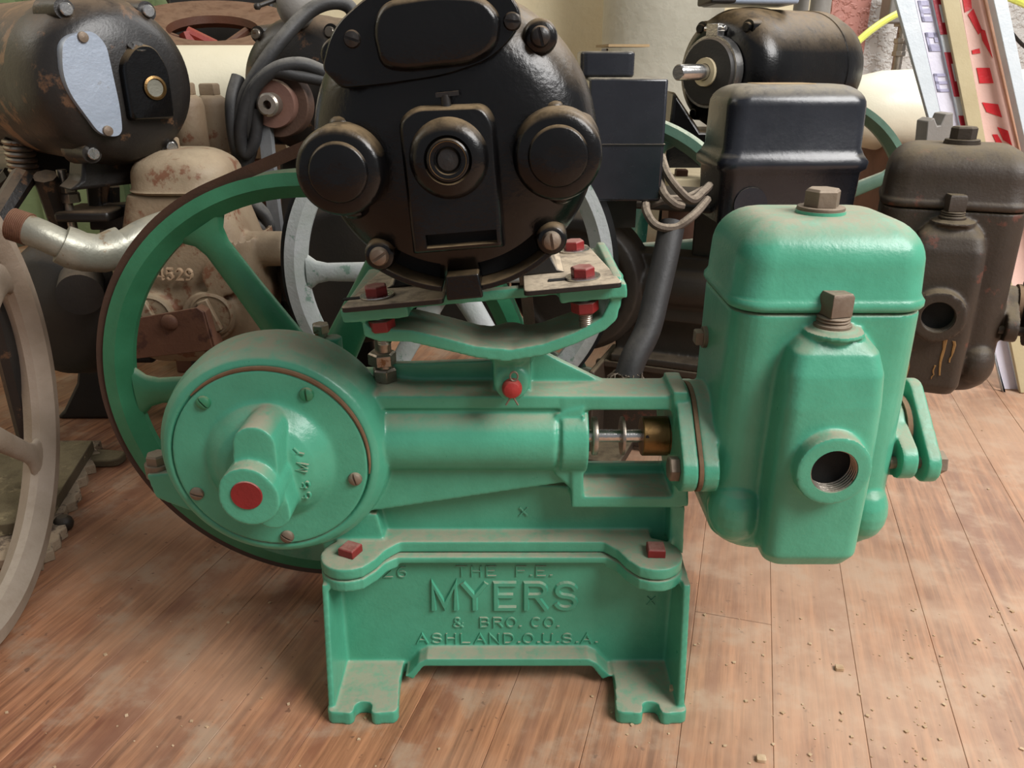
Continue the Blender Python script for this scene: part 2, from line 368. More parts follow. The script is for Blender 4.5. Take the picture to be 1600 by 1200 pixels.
def stain_mat():
    """wooden planks: grain runs along each plank, worn varnish and grey scuffs"""
    m, nt, bs, nn, ll = nodes('worn_plank')
    tc = N(nt, 'ShaderNodeTexCoord').outputs['Object']; oi = N(nt, 'ShaderNodeObjectInfo')
    off = N(nt, 'ShaderNodeVectorMath', operation='ADD'); ll.new(tc, off.inputs[0])
    cmb = N(nt, 'ShaderNodeCombineXYZ'); ll.new(oi.outputs['Random'], cmb.inputs[0]); ll.new(oi.outputs['Random'], cmb.inputs[1])
    sc = N(nt, 'ShaderNodeVectorMath', operation='SCALE'); sc.inputs['Scale'].default_value = 7.0; ll.new(cmb.outputs[0], sc.inputs[0])
    ll.new(sc.outputs[0], off.inputs[1])
    mp = N(nt, 'ShaderNodeMapping'); mp.inputs['Scale'].default_value = (1, .045, 1); ll.new(off.outputs[0], mp.inputs[0])
    g = noise(nt, 210, 6, .68, mp.outputs[0])
    mp2 = N(nt, 'ShaderNodeMapping'); mp2.inputs['Scale'].default_value = (1, .12, 1); ll.new(off.outputs[0], mp2.inputs[0])
    g2 = noise(nt, 42, 5, .6, mp2.outputs[0])
    geo = N(nt, 'ShaderNodeNewGeometry')
    big = noise(nt, 5.5, 5, .6, geo.outputs['Position'])
    mid = noise(nt, 22, 6, .65, geo.outputs['Position'])
    c = mix(nt, ramp(nt, g, .38, .62), lin((100, 58, 38)), lin((172, 118, 84)))
    c = mix(nt, math_(nt, 'MULTIPLY', ramp(nt, g2, .5, .62), .85), c, lin((104, 56, 42)))
    c = mix(nt, math_(nt, 'MULTIPLY', oi.outputs['Random'], .25), c, lin((198, 146, 106)))
    c = mix(nt, math_(nt, 'MULTIPLY', ramp(nt, big, .42, .6), .55), c, lin((184, 148, 120)))
    c = mix(nt, math_(nt, 'MULTIPLY', ramp(nt, mid, .52, .66), .6), c, lin((168, 146, 124)))
    c = mix(nt, math_(nt, 'MULTIPLY', ramp(nt, noise(nt, 130, 3, .5, geo.outputs['Position']), .68, .72), .6), c, lin((84, 56, 44)))
    # sandier to the right: dust, plus the brighter daylight there put into the colour
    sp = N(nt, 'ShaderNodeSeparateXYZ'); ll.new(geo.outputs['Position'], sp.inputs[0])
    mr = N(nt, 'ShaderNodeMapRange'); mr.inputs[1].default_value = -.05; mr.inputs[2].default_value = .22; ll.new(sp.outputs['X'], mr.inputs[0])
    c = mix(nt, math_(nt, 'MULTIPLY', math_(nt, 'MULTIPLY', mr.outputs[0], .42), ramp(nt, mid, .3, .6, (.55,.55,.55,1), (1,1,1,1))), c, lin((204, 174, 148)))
    ll.new(c, bs.inputs['Base Color'])
    ll.new(math_(nt, 'ADD', .42, math_(nt, 'MULTIPLY', mid, .3)), bs.inputs['Roughness'])
    bp = N(nt, 'ShaderNodeBump'); bp.inputs['Strength'].default_value = .35; bp.inputs['Distance'].default_value = .0006
    ll.new(g, bp.inputs['Height']); ll.new(bp.outputs[0], bs.inputs['Normal'])
    return m
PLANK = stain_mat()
def wall_mat(name, col, col2, bump=.5, bs_=40, rough=.85):
    m, nt, bs, nn, ll = nodes(name)
    geo = N(nt, 'ShaderNodeNewGeometry').outputs['Position']
    ll.new(mix(nt, ramp(nt, noise(nt, 6, 4, .6, geo), .35, .65), lin(col), lin(col2)), bs.inputs['Base Color'])
    bs.inputs['Roughness'].default_value = rough
    bp = N(nt, 'ShaderNodeBump'); bp.inputs['Strength'].default_value = bump; bp.inputs['Distance'].default_value = .01
    ll.new(ramp(nt, noise(nt, bs_, 3, .5, geo), .45, .6), bp.inputs['Height']); ll.new(bp.outputs[0], bs.inputs['Normal'])
    return m
W_CREAM = wall_mat('cream_plaster', (228, 216, 182), (222, 208, 172), .05, 60)
W_WHITE = wall_mat('white_stipple', (212, 208, 202), (202, 198, 192), .45, 80, .5)
W_PINK = wall_mat('pink_stipple', (196, 138, 126), (184, 126, 114), .45, 80, .5)
W_GREEN = wall_mat('pale_green_boards', (140, 156, 112), (122, 140, 98), .1, 30)
W_CONC = wall_mat('concrete_grey', (190, 186, 170), (172, 168, 152), .08, 50)
W_DGREEN = wall_mat('darker_green', (96, 116, 80), (86, 104, 72), .1, 30)
# ---------------------------------------------------------------- the setting
TH = math.atan(.289)
fl = B().box((0.1, .95, -.03), (4.2, 3.0, .044)).build('floor', DARK); struct(fl)
CROT = Matrix.Rotation(-TH, 4, 'Z')
plank_me = []
for L in (2.1, 2.7):
    b = B(); hw = .0572/2 - .0001; e = .00035
    b.rings([[(-hw, -L/2, -.008), (hw, -L/2, -.008), (hw, L/2, -.008), (-hw, L/2, -.008)],
             [(-hw, -L/2, -e), (hw, -L/2, -e), (hw, L/2, -e), (-hw, L/2, -e)],
             [(-hw+e, -L/2+e, 0), (hw-e, -L/2+e, 0), (hw-e, L/2-e, 0), (-hw+e, L/2-e, 0)]])
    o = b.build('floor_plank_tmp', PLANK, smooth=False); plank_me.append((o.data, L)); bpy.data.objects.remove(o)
rp = random.Random(3)
for i in range(-28, 27):
    v = i * .0572 + .0235
    u = -2.2 + rp.random() * 1.6
    while u < 2.3:
        me, L = plank_me[rp.randrange(2)]
        c = CROT @ Vector((v, u + L/2, 0))
        if -1.9 < c.x < 2.1 and -1.2 < c.y < 3.0:
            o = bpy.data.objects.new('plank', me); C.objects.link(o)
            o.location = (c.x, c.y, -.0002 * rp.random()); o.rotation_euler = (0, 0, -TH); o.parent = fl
        u += L + .0006
YW = 2.0
def wallpiece(name, x0, x1, z1, mat, Y=YW, d=.05, z0=-.05):
    o = B().box(((x0+x1)/2, Y + d/2, (z0+z1)/2), (x1-x0, d, z1-z0)).build(name, mat, bevel=.002); return struct(o)
xa = lambda px, Y=YW: P(px, 60, Y).x
wb = wallpiece('wall_back', xa(-900), xa(2600), 1.9, W_CREAM)
wallpiece('trim_1', xa(-900), xa(395), 1.4, W_GREEN, YW-.04, .04)
for k, (a, c) in enumerate(((35, 62), (130, 175), (232, 262), (330, 352), (400, 425))):
    o = wallpiece('trim_%d' % (k+2), xa(a), xa(c), 1.4, W_DGREEN if k % 2 else W_GREEN, YW-.07, .03)
# dark slanted struts of the green framework
for k, (x0, y0, x1, y1) in enumerate(((88, -40, 118, 22), (250, -40, 292, 40), (60, 20, 40, 200))):
    a = P(x0, y0, 1.85); c = P(x1, y1, 1.85)
    struct(B().tube([a, c], .014, 6).build('trim_%d' % (7+k), DARK))
wallpiece('trim_10', xa(1285), xa(1345), 1.9, W_PINK, YW-.03, .03)
wallpiece('trim_11', xa(1340), xa(2500), 1.9, W_WHITE, YW-.02, .02)
# round concrete column
a = P(1040, 60, 1.75)
struct(B().cyl((a.x, 1.8, 0), (a.x, 1.8, 1.9), .122, n=48).build('trim_12', W_CONC))
struct(B().box((-1.95, .95, .9), (.05, 2.6, 1.9)).build('wall_left', W_CREAM))

# ================================================================ THE GREEN PUMP
PM = thing('water_pump', 'bright green cast iron pump with raised lettering, its black motor nearest the camera', 'pump', (-.01, .447, 0))
AX = (-.1446, .178)                       # crank axis X, Z
RZ = .181; RY = .455                      # cylinder axis
# --- pedestal
b = B()
LX, RX, LY = -.104, .0906, .433
b.prism(rnd([(-.119, 0.0), (-.117, .1), (.1085, .1), (.1135, 0.0), (.066, 0.0), (.062, .012), (.052, .0215, .008), (-.058, .0215, .008), (-.068, .012), (-.072, 0)]), .4475, .4545)
# top flange
b.prismz(rnd([(-.105, .4415), (.092, .4415), (.092, .51), (-.105, .51)]), .0945, .0995)
for x in (LX, RX):
    b.cyl((x, LY, .0915), (x, LY, .0995), .018, n=40)
    b.cyl((x, .512, .0915), (x, .512, .0995), .018, n=40)
b.prismz([(LX, .4155), (LX+.011, .418), (LX+.0180, .427), (LX+.0225, .436), (LX+.030, .4425), (LX, .46)], .0915, .0995)
b.prismz([(RX, .4155), (RX-.011, .418), (RX-.0180, .427), (RX-.0225, .436), (RX-.030, .4425), (RX, .46)], .0915, .0995)
# end plates, feet, bottom lip
b.prismx([(.402, .003), (.4175, .095), (.452, .098), (.4525, .003)], -.1195, -.1155)
b.prismx([(.402, .003), (.4175, .095), (.452, .098), (.4525, .003)], .1075, .1120)
b.prismx([(.402+.06, .003), (.51, .095), (.452, .098), (.4525, .003)], -.1195, -.1155)
b.prismx([(.402+.06, .003), (.51, .095), (.452, .098), (.4525, .003)], .1075, .1120)
b.prism([(-.0745, .0085), (-.0715, .0095), (-.064, .0195), (-.058, .0230), (.052, .0230), (.058, .0195), (.0665, .0095), (.0695, .0085), (.062, .0055), (.054, .0170), (-.06, .0170), (-.068, .0055)], .434, .452)
def foot(cx, s):
    h = .0235
    o = [(cx-h, .400, .005), (cx-.0055, .3985, .004), (cx-.0055, .409, .006), (cx+.0055, .409, .006), (cx+.0055, .3985, .004), (cx+h, .400, .005), (cx+h-.003, .430, .01), (cx+h-.002, .455), (cx-h+.002, .455), (cx-h+.003, .430, .01)]
    return rnd(o)
b.prismz(foot(-.097, 1), 0, .010); b.prismz(foot(.0905, 1), 0, .010)
for x in (-.097, .0905): b.box((x, .48, .006), (.05, .05, .012))
base = b.build('pedestal', GREEN, PM, voxel=.0010, sm=5)
def letters_build(t, M, wid, hh, sw, rise, parent, name='lettering', mat=None):
    return letters(B(), t, M, wid, hh, sw, rise).build(name, mat or GREEN, parent, smooth=False)
# cast lettering on the pedestal
def MT(px, py, Y, rot=0.0):
    p = P(px, py, Y)
    return Matrix.Translation(p) @ Matrix.Rotation(PI/2, 4, 'X') @ Matrix.Rotation(rot, 4, 'Z')
for t, px, py, wid, hpx, sw in (('THE  F.E.', 788, 892, 150, 15, .00058), ('MYERS', 789, 931, 224, 38, .0019), ('&  BRO. CO.', 791, 972, 166, 14, .00062), ('ASHLAND.O.U.S.A.', 793, 997, 282, 14, .00062), ('26', 617, 893, 38, 16, .0005), ('X', 1017, 938, 12, 12, .0004)):
    Yt = .4474; mpp = (P(px+100, py, Yt).x - P(px, py, Yt).x)/100; hh = (P(px, py-hpx/2, Yt).z - P(px, py+hpx/2, Yt).z)
    letters(B(), t, MT(px, py, Yt), wid*mpp, hh, sw*1.35, .0008 if hpx < 30 else .0016) if 0 else letters_build(t, MT(px, py, Yt), wid*mpp, hh, sw*1.3, .0009 if hpx < 30 else .0017, base)
# --- frame casting
b = B()
b.lathe([(0, .431), (.0588, .431), (.0592, .4285), (.0605, .4275), (.0645, .4295), (.0688, .436), (.0708, .447), (.071, .462), (.068, .472), (.056, .480), (.032, .484), (.030, .500), (0, .500)], (AX[0], 0, AX[1]), (0, 1, 0), 72)
Yf = .4465
b.prism(PX([(520, 640), (598, 612), (700, 620), (900, 622), (900, 752), (868, 757), (592, 798), (500, 800)], Yf), Yf, .4745)
b.prismz(rnd([(-.085, .444), (.108, .444), (.108, .4745), (-.085, .4745)]), .204, .213)
Yw = .4405
b.prism(rnd(PX([(868, 650), (912, 640), (912, 785), (868, 745)], Yw)), .4425, .4745)          # left post of opening
b.prism(PX([(893, 776), (1064, 776), (1064, 794), (893, 794)], Yw), Yw, .4745)
b.prism(PX([(893, 721), (1064, 721), (1064, 770), (893, 770)], .472), .470, .4745)
b.prism(PX([(893, 690), (912, 650), (912, 792), (893, 792)], Yw), Yw, .4745)
b.prism(PX([(1052, 612), (1076, 612), (1076, 792), (1052, 792)], Yw), Yw, .455)              # right post, front
b.prism(PX([(1052, 612), (1078, 612), (1078, 792), (1052, 792)], Yw), .455, .4745)
b.prism(PX([(880, 622), (1062, 622), (1062, 645), (880, 645)], Yw), Yw+.003, .4745)
# lower web and its end post
b.prism(PX([(560, 740), (1064, 770), (1064, 848), (520, 850)], .461), .461, .469)
b.prism(PX([(1047, 790), (1070, 790), (1067, 866), (1045, 850)], .448), .447, .47)
b.prism(PX([(488, 800), (590, 800), (600, 835), (510, 862)], .452), .449, .475)
# barrel with its collar
xl = P(590, 697, .44).x; xr = P(868, 697, .44).x
b.cyl((xl-.02, RY, RZ), (xr, RY, RZ), .0212, n=48)
b.cyl((xr+.0035, RY, RZ), (xr+.02, RY, RZ), .0222, n=48)
b.cyl((xr-.002, RY, RZ), (xr+.006, RY, RZ), .0195, n=48)
# flange over the pedestal
b.prismz([(-.105, .446), (.092, .446), (.092, .51), (-.105, .51)], .1003, .1085)
for x in (LX, RX):
    for y in (LY, .512): b.cyl((x, y, .1003), (x, y, .1085), .018, n=40)
for s_, x in ((1, LX), (-1, RX)):
    b.prismz([(x, .4155), (x+s_*.011, .418), (x+s_*.0180, .427), (x+s_*.0225, .437), (x+s_*.031, .4465), (x, .47)], .1003, .1085)
# end flange towards the valve chest (normal along X)
xf0 = .0985
def endflange(o=0.0):
    c1 = circ(.4205, .176, .0135, 32); c2 = circ(.457, .184, .031, 48); c3 = circ(.4935, .19, .0135, 32)
    return hull(c1 + c2), hull(c2 + c3)
for h_ in endflange(): b.prismx(h_, xf0, xf0 + .0095)
# seat for the mount: pedestal, ribs, boss for the levelling screw
pk = P(800, 600, .45)
b.box((pk.x, .462, .214), (.022, .022, .026)); 
b.prism(PX([(826, 540), (850, 548), (950, 597), (950, 620), (826, 620)], .471), .467, .473)
b.prism(PX([(600, 566), (772, 560), (790, 545), (790, 620), (600, 620)], .471), .468, .4735)
b.cyl((-.0795, .466, .2), (-.0795, .466, .2145), .0095, n=24)
b.cyl((-.118, .50, .2), (-.118, .50, .232), .006, n=20)
# lug on the left of the gear case
b.prism(rnd(PX([(228, 742, 6), (275, 738), (300, 800), (262, 786, 10), (243, 778, 8)], .452)), .452, .472)
frame = b.build('frame', GREEN, PM, voxel=.00105, sm=6)
b = B()   # small cast marks
for t, px, py, h_, Yt, r in (('X', 818, 799, 15, .4605, 0),):
    letters(b, t, MT(px, py, Yt, r), .0052, .0056, .0006, .0008)
b.build('cast_mark', GREEN, frame)
# --- gear cover
b = B()
b.lathe([(0, .432), (.0582, .432), (.0584, .4285), (.0578, .4265), (.040, .4262), (.038, .4255), (.034, .4215), (.0285, .4165), (.022, .413), (.010, .4115), (0, .4115)], (AX[0], 0, AX[1]), (0, 1, 0), 80)
ca = (AX[0], AX[1])
bo = hull(circ(ca[0], ca[1]-.0015, .0168, 40) + circ(ca[0]-.001, ca[1]+.002, .0155, 40))
b.prism(bo, .384, .42)
b.prism(hull(circ(ca[0]+.002, ca[1]+.004, .0125, 30) + circ(ca[0]+.003, ca[1]+.0255, .0120, 30)), .394, .425)
b.prism(hull(circ(ca[0]+.004, ca[1]-.002, .0125, 30) + circ(ca[0]+.008, ca[1]-.017, .0105, 30)), .395, .425)
cover = b.build('gear_cover', GREEN, PM, voxel=.0009, sm=6)
b = B().lathe([(0, .3832), (.0084, .3832), (.0089, .3842), (.0089, .388), (0, .388)], (ca[0]-.001, 0, ca[1]+.001), (0, 1, 0), 32)
b.build('shaft_end', RED, cover)['label'] = 'red painted shaft end'
def screw(px, py, Y, r, mat, parent, slot=.8, name='screw', h=.0028, M=None, Ydeep=None):
    c = P(px, py, Y) if M is None else None
    b = B().lathe([(0, .002), (r, .002), (r, -.0002), (r*.92, -h*.55), (r*.6, -h*.92), (0, -h)], c, (0, 1, 0), 24)
    cut = B().box((c.x, c.y - h, c.z), (r*2.4, h*1.1, r*.28), Matrix.Rotation(slot, 3, 'Y').to_euler())
    return b.build(name, mat, parent, cut=cut)
for px, py, a in ((318, 629, .9), (479, 616, 1.5), (555, 748, 1.3), (449, 838, .6), (308, 771, .3)):
    screw(px, py, .4262, .0043, GREEN_D if py < 700 else BOLTB, cover, a)
tb = B()
s = P(480, 745, .4185)
for i, ch in enumerate('88MY'):
    px, py = ((483, 762), (483, 743), (479, 718), (472, 698))[i]
    p = P(px, py, .4255 if i < 2 else .423 - .001*(i-2))
    d_ = math.hypot(p.x-ca[0], p.z-ca[1]); yy = [.4115, .413, .4165, .4215, .4255, .4262][5] if d_ > .04 else .4110 + max(d_-.010, 0)*.30 if d_ < .022 else .4140 + (d_-.022)*.68
    letters(tb, ch, Matrix.Translation((p.x, yy, p.z)) @ Matrix.Rotation(PI/2, 4, 'X') @ Matrix.Rotation(PI/2 - .25*(i > 1), 4, 'Z'), .0046, .0060, .0006, .0009)
tb.xf(Matrix.Translation((0, -.0016, 0))).build('lettering', GREEN, cover)
b = B()
for a0, a1, r_ in ((-.15, 2.35, .0012),):
    b.tube([Vector((AX[0] + .0592*math.cos(a0+(a1-a0)*i/60), .4272, AX[1] + .0592*math.sin(a0+(a1-a0)*i/60))) for i in range(61)], [.0004 + r_*math.sin(PI*i/60)**.6 for i in range(61)], 8)
b.build('dirt_rim', GASKET, cover)['label'] = 'brown grime packed in the groove'
# lug screw, flange bolts and nuts
b = B(); p = P(246, 716, .462)
b.bolt((p.x, .462, p.z-.004), (0, 0, 1), .0072, .0075, 6); b.cyl((p.x, .462, p.z-.012), (p.x, .462, p.z-.003), .0085)
b.build('lug_bolt', BOLTB, frame)
for x, y in ((LX, LY), (RX, LY), (LX, .512), (RX, .512)):
    B().bolt((x+.001, y, .1085), (0, 0, 1), .0078, .0058, 4, .35 if x < 0 else .75).build('bolt', RED, frame, bevel=.0003)['label'] = 'red square bolt head'
    B().bolt((x, y, .0915), (0, 0, -1), .0085, .006, 6, .5).build('nut', RED, base, bevel=.0003)
# --- crosshead, rod and gland inside the opening
b = B().cyl((.03, RY, RZ), (.128, RY, RZ), .0041, n=24); b.build('piston_rod', BRIGHT, PM)
xo = lambda px: P(px, 688, RY).x
b = B().lathe([(.0041, 0), (.0118, 0), (.0122, .0006), (.0122, .0028), (.0118, .0034), (.0041, .0034)], (xo(924), RY, RZ), (1, 0, 0), 32, True); b.build('collar', STEEL, PM)
b = B().lathe([(.0041, -.001), (.0122, -.0006), (.0124, .0004), (.0122, .0012), (.0041, .0022)], (xo(971), RY, RZ), (1, 0, 0), 32, True)
b.build('rod_washer', STEEL, PM)
b = B().lathe([(.0041, 0), (.0120, 0), (.0125, .0006), (.0125, .016), (.0118, .0165), (.0118, .024), (.0041, .024)], (xo(1001), RY, RZ), (1, 0, 0), 40, True)
g = b.build('packing_nut', BRASS, PM)
for px, py in ((1012, 684), (1009, 651)):
    p = P(px, py, RY-.0124); dz = p.z - RZ; yy = RY - math.sqrt(max(.0125**2 - dz*dz, 1e-7))
    B().cyl((p.x, yy-.0002, p.z), (p.x, yy+.002, p.z), .0011, n=12).build('spanner_hole', HOLE, g)
b = B().bolt((xf0, .4205, .176), (-1, 0, 0), .0076, .0062, 6, .2); b.build('bolt', BOLTB, frame, bevel=.0003)
B().bolt((xf0, .4935, .19), (-1, 0, 0), .0076, .0062, 6, .2).build('bolt', BOLTB, frame, bevel=.0003)
h1, h2 = endflange()
B().prismx(hull(h1 + h2), xf0+.0095, xf0+.0123).build('gasket', GASKET, PM, bevel=.0004)
# --- levelling screws
b = B(); x = -.0795
b.bolt((x, .466, .2145), (0, 0, 1), .0078, .0085, 6, .3); b.cyl((x, .466, .222), (x, .466, .232), .0052, n=20); b.bolt((x-.001, .466, .2255), (0, 0, 1), .0088, .008, 6, .8)
b.cyl((x, .466, .225), (x, .466, .262), .0050, n=20)
b.build('levelling_screw', STEEL, PM, bevel=.0003)
b = B(); p = P(501, 512, .50)
b.bolt((p.x, .50, p.z-.003), (0, 0, 1), .0058, .006, 6); b.cyl((p.x, .50, p.z-.012), (p.x, .50, p.z), .0042, n=18)
b.build('stud_nut', STEEL, PM, bevel=.0003)

# --- valve chest (used twice: this pump and the brown one at the right)
RUSTDRIP = painted('dried_rust_water', (150, 112, 62), (120, 84, 44), damt=.1, rough=.7)
def chest(parent, M, mat, hole_mat, boltm, left_flange=True, stains=False, seam=.1512, nm=0.0011):
    """local: centre X, front -Y, Z up from the underside"""
    b = B()
    rg = []
    for z, hx, hy, r, cy in ((-.001, .038, .036, .018, .0), (.0015, .0445, .0405, .02, .0), (.008, .0500, .0435, .017, 0), (.018, .0525, .0440, .017, 0), (.035, .0530, .0435, .017, 0), (.06, .0530, .0435, .017, 0), (.11, .0525, .0435, .017, 0), (seam - .0012, .0522, .0435, .017, 0)):
        rg.append([(x, y, z) for x, y in rr(0, cy, hx, hy, r)])
    b.rings(rg)
    rg = []
    for z, hx, y0, r in ((.0005, .020, -.052, .008), (.004, .0245, -.062, .010), (.012, .0270, -.0665, .0085), (.06, .0275, -.0668, .0085), (.104, .0270, -.0660, .0085), (.122, .0262, -.0640, .0085), (.133, .0235, -.0600, .0085), (.139, .0185, -.0555, .010), (.142, .012, -.050, .008)):
        hy = (0 - y0)/2; rg.append([(x, y, z) for x, y in rr(0, (y0)/2, hx, hy, r)])
    b.rings(rg)
    b.sph((-.0375, -.034, .026), (.0165, .017, .0215)); b.sph((.0385, -.034, .026), (.0150, .017, .0205))
    b.cyl((0, -.076, .0725), (0, -.06, .0725), .0203, n=48)
    b.cyl((0, -.046, .12), (0, -.046, .1450), .0115, n=32)
    b.cyl((0, -.0455, .1405), (0, -.0455, .1432), .0160, n=40)
    if left_flange:
        b.cyl((-.06, 0, .058), (-.04, 0, .058), .026)
        zo = -.1235; yo = -RY
        for h_ in endflange(): b.prismx([(y+yo, z+zo) for y, z in h_], -.0624, -.0525)
    # right side outlet lugs
    b.prismx(hull([(-.033+.0105*math.cos(t), .058+.0115*math.sin(t)) for t in [i*.3 for i in range(21)]] + [(-.006+.018*math.cos(t), .064+.018*math.sin(t)) for t in [i*.3 for i in range(21)]]), .054, .0635)
    b.cyl((.03, -.004, .066), (.0635, -.004, .066), .020)
    b.xf(M)
    cut = B().cyl((0, -.08, .0725), (0, -.030, .0725), .0127, n=40)
    cut.xf(M)
    body = b.build('valve_chest', mat, parent, voxel=nm, sm=6, cut=cut)
    B().cyl((0, -.0660, .0725), (0, -.0305, .0725), .0125, n=40).xf(M).build('port_recess', hole_mat, body)
    th = B()
    for k in range(5): th.torus((0, -.0745+.002*k, .0725), (0, 1, 0), .0125, .0006, 40, 6)
    th.xf(M).build('port_thread', STEEL if not stains else BROWN, body)
    # cover plate on the right-hand outlet
    b = B()
    po = hull([(-.033+.0115*math.cos(t), .056+.0115*math.sin(t)) for t in [i*.3 for i in range(21)]] + [(.000+.012*math.cos(t), .084+.012*math.sin(t)) for t in [i*.3 for i in range(21)]])
    b.prismx(po, .0685, .0770); b.cyl((.06, -.004, .066), (.0715, -.004, .066), .019)
    b.xf(M).build('side_cover', mat, body, voxel=.0012, sm=4)
    B().bolt((.077, -.033, .056), (1, 0, 0), .0072, .006, 6).cyl((.05, -.033, .056), (.078, -.033, .056), .0038, n=16).xf(M).build('bolt', boltm, body, bevel=.0003)
    B().cyl((.0632, -.004, .066), (.0662, -.004, .066), .0215).xf(M).build('gasket', GASKET, body)
    # lid
    rg = []
    prof = [(seam-.0002, .0520), (seam+.0006, .0532), (seam+.002, .0540), (seam+.0045, .0540), (seam+.006, .0530), (seam+.008, .0522), (.1745, .0515)]
    for z, hx in prof: rg.append([(x, y, z) for x, y in rr(0, 0, hx, hx - .009, .018, 8)])
    for k in range(1, 11):
        t = k / 10 * PI / 2; ins = .0215 * (1 - math.cos(t)); z = .1745 + .0232 * math.sin(t)
        rg.append([(x, y, z) for x, y in rr(0, 0, .0515 - ins, .0425 - ins, max(.018 - ins*.5, .004), 8)])
    b = B().rings(rg); b.cyl((0, -.004, .194), (0, -.004, .1995), .0135, n=32)
    lid = b.xf(M).build('chest_lid', mat, body, ang=60)
    def plug(x, y, z, rf, n, rh, hh, thr):
        b = B(); b.lathe([(0, 0), (rf, 0), (rf*1.02, .0008), (rf, .0022), (0, .0022)], (x, y, z), (0, 0, 1), 36)
        q = z + .0022
        if thr:
            for k in range(4): b.lathe([(0, 0), (.0082, 0), (.009, .0008), (.0082, .0016), (0, .0016)], (x, y, z-.0004+k*.0017), (0, 0, 1), 30)
            q = z + .0066
        b.bolt((x, y, q), (0, 0, 1), rh, hh, n, .5 if n == 6 else 1.05)
        b.xf(M).build('plug_bolt', boltm, lid if not thr else body, bevel=.0003)
    plug(0, -.004, .1992, .0128, 6, .0098, .0098, False)
    plug(-.001, -.046, .1445, .0098, 4, .0092, .0125, True)
    B().bolt((-.0535, .015, .118), (-1, 0, 0), .0058, .0062, 4, .78).cyl((-.055, .015, .118), (-.0495, .015, .118), .0068, n=18).xf(M).build('side_plug', boltm, body, bevel=.0003)
    b = B().box((-.004, -.03, -.003), (.009, .012, .006)); b.xf(M).build('drain_tab', DARK, body)
    if stains:
        rs = random.Random(4)
        for x, z0, z1, w_ in ((.010, .056, .022, .0022), (.016, .052, .034, .0016), (-.014, .054, .012, .0020), (.006, .030, .018, .0010)):
            pts = [(x + rs.uniform(-.0008, .0008), -.0671, z0 + (z1-z0)*k/6) for k in range(7)]
            s_ = B(); rg = []
            for k, p in enumerate(pts):
                ww = w_*(1-.5*k/6)*rs.uniform(.7, 1.2); rg.append([(p[0]-ww, -.0660, p[2]), (p[0]-ww*.5, -.0674, p[2]), (p[0]+ww*.5, -.0674, p[2]), (p[0]+ww, -.0660, p[2])])
            s_.rings(rg).xf(M).build('rust_drip', RUSTDRIP, body)
    return body
chest(PM, Matrix.Translation((.1725, RY, .1235)), GREEN, HOLE, BOLTB)

# --- flywheel and belt
def wheel(parent, M, R, wdt, mat, nsp, a0, hub_r=.022, hubm=None, bt=.009, spw=.0115, part=True, sp_off=0.0, name='flywheel'):
    """local: axis Y, centre at origin"""
    b = B(); h = wdt/2
    b.lathe([(R, -h), (R-.0085, -h-.0006), (R-.0175, -h*.25), (R-.0175, h*.25), (R-.009, h), (R, h), (R-.003, h*.5), (R-.003, -h*.5)], (0, 0, 0), (0, 1, 0), 120, True)
    rim = b.xf(M).build(name, mat, parent, ang=28)
    for k in range(nsp):
        a = a0 + 2*PI*k/nsp; d = Vector((math.cos(a), 0, math.sin(a))); t = Vector((-math.sin(a), 0, math.cos(a)))
        rg = []
        for rad, ww, dp in ((hub_r*.6, spw*1.25, .0075), (hub_r*1.3, spw*1.15, .0068), (R*.55, spw*.95, .0055), (R-.034, spw*.88, .005), (R-.025, spw*1.1, .0052), (R-.0168, spw*1.8, .0056)):
            rg.append([d*rad + t*(ww*math.cos(q)) + Vector((0, dp*math.sin(q), 0)) for q in [2*PI*i/16 for i in range(16)]])
        B().rings(rg).xf(M).build('spoke', mat, rim, ang=60)
    B().lathe([(0, -.016), (hub_r*.8, -.016), (hub_r, -.013), (hub_r, .013), (hub_r*.8, .016), (0, .016)], (0, 0, 0), (0, 1, 0), 40).xf(M).build('hub', hubm or mat, rim)
    return rim
WC = (-.1395, .178); WY = .5475; WR = .1545
wh = wheel(PM, Matrix.Translation((WC[0], WY, WC[1])), WR, .023, GREEN_D, 6, math.radians(2.0), .024)
B().cyl((AX[0], .49, AX[1]), (AX[0], .56, AX[1]), .011).build('crank_shaft', STEEL, PM)
MC = (-.0275, .3626)                      # motor axis
loop = hull(circ(WC[0], WC[1], WR + .0055, 160) + circ(MC[0], MC[1], .030, 60))
B().band(loop, .0080, WY-.0095, WY+.0075).build('drive_belt', BELT_B, PM, ang=50)

# --- motor mount (yoke)
ROLL = math.radians(5.4)
b = B()
Yy = .4125
up = [(556, 478), (640, 470), (655, 486), (700, 512), (745, 528), (800, 532), (850, 524), (900, 506), (935, 478), (948, 440), (970, 432)]
lo = [(972, 470), (966, 497), (945, 517), (900, 538), (850, 556), (790, 566), (745, 560), (700, 549), (640, 535), (592, 534), (570, 524), (560, 500)]
# lower flange, a curved strap wide from front to back
ol = [(565, 500), (578, 512), (640, 515), (700, 529), (745, 541), (800, 546), (850, 537), (900, 519), (940, 497), (954, 470), (956, 440)]
il = [(972, 440), (970, 475), (964, 500), (945, 517), (900, 538), (850, 556), (790, 566), (745, 560), (700, 549), (640, 535), (592, 534), (568, 526)]
b.prism(PX(ol + il, Yy), Yy, .452)
# upright web behind it
b.prism(PX([(570, 484), (640, 486), (700, 513), (760, 527), (840, 527), (900, 505), (950, 470), (962, 430), (975, 430), (972, 470), (945, 515), (850, 550), (745, 550), (640, 530), (575, 528)], .436), .436, .4405)
MR = Matrix.Translation((MC[0], 0, MC[1])) @ Matrix.Rotation(-ROLL, 4, 'Y')
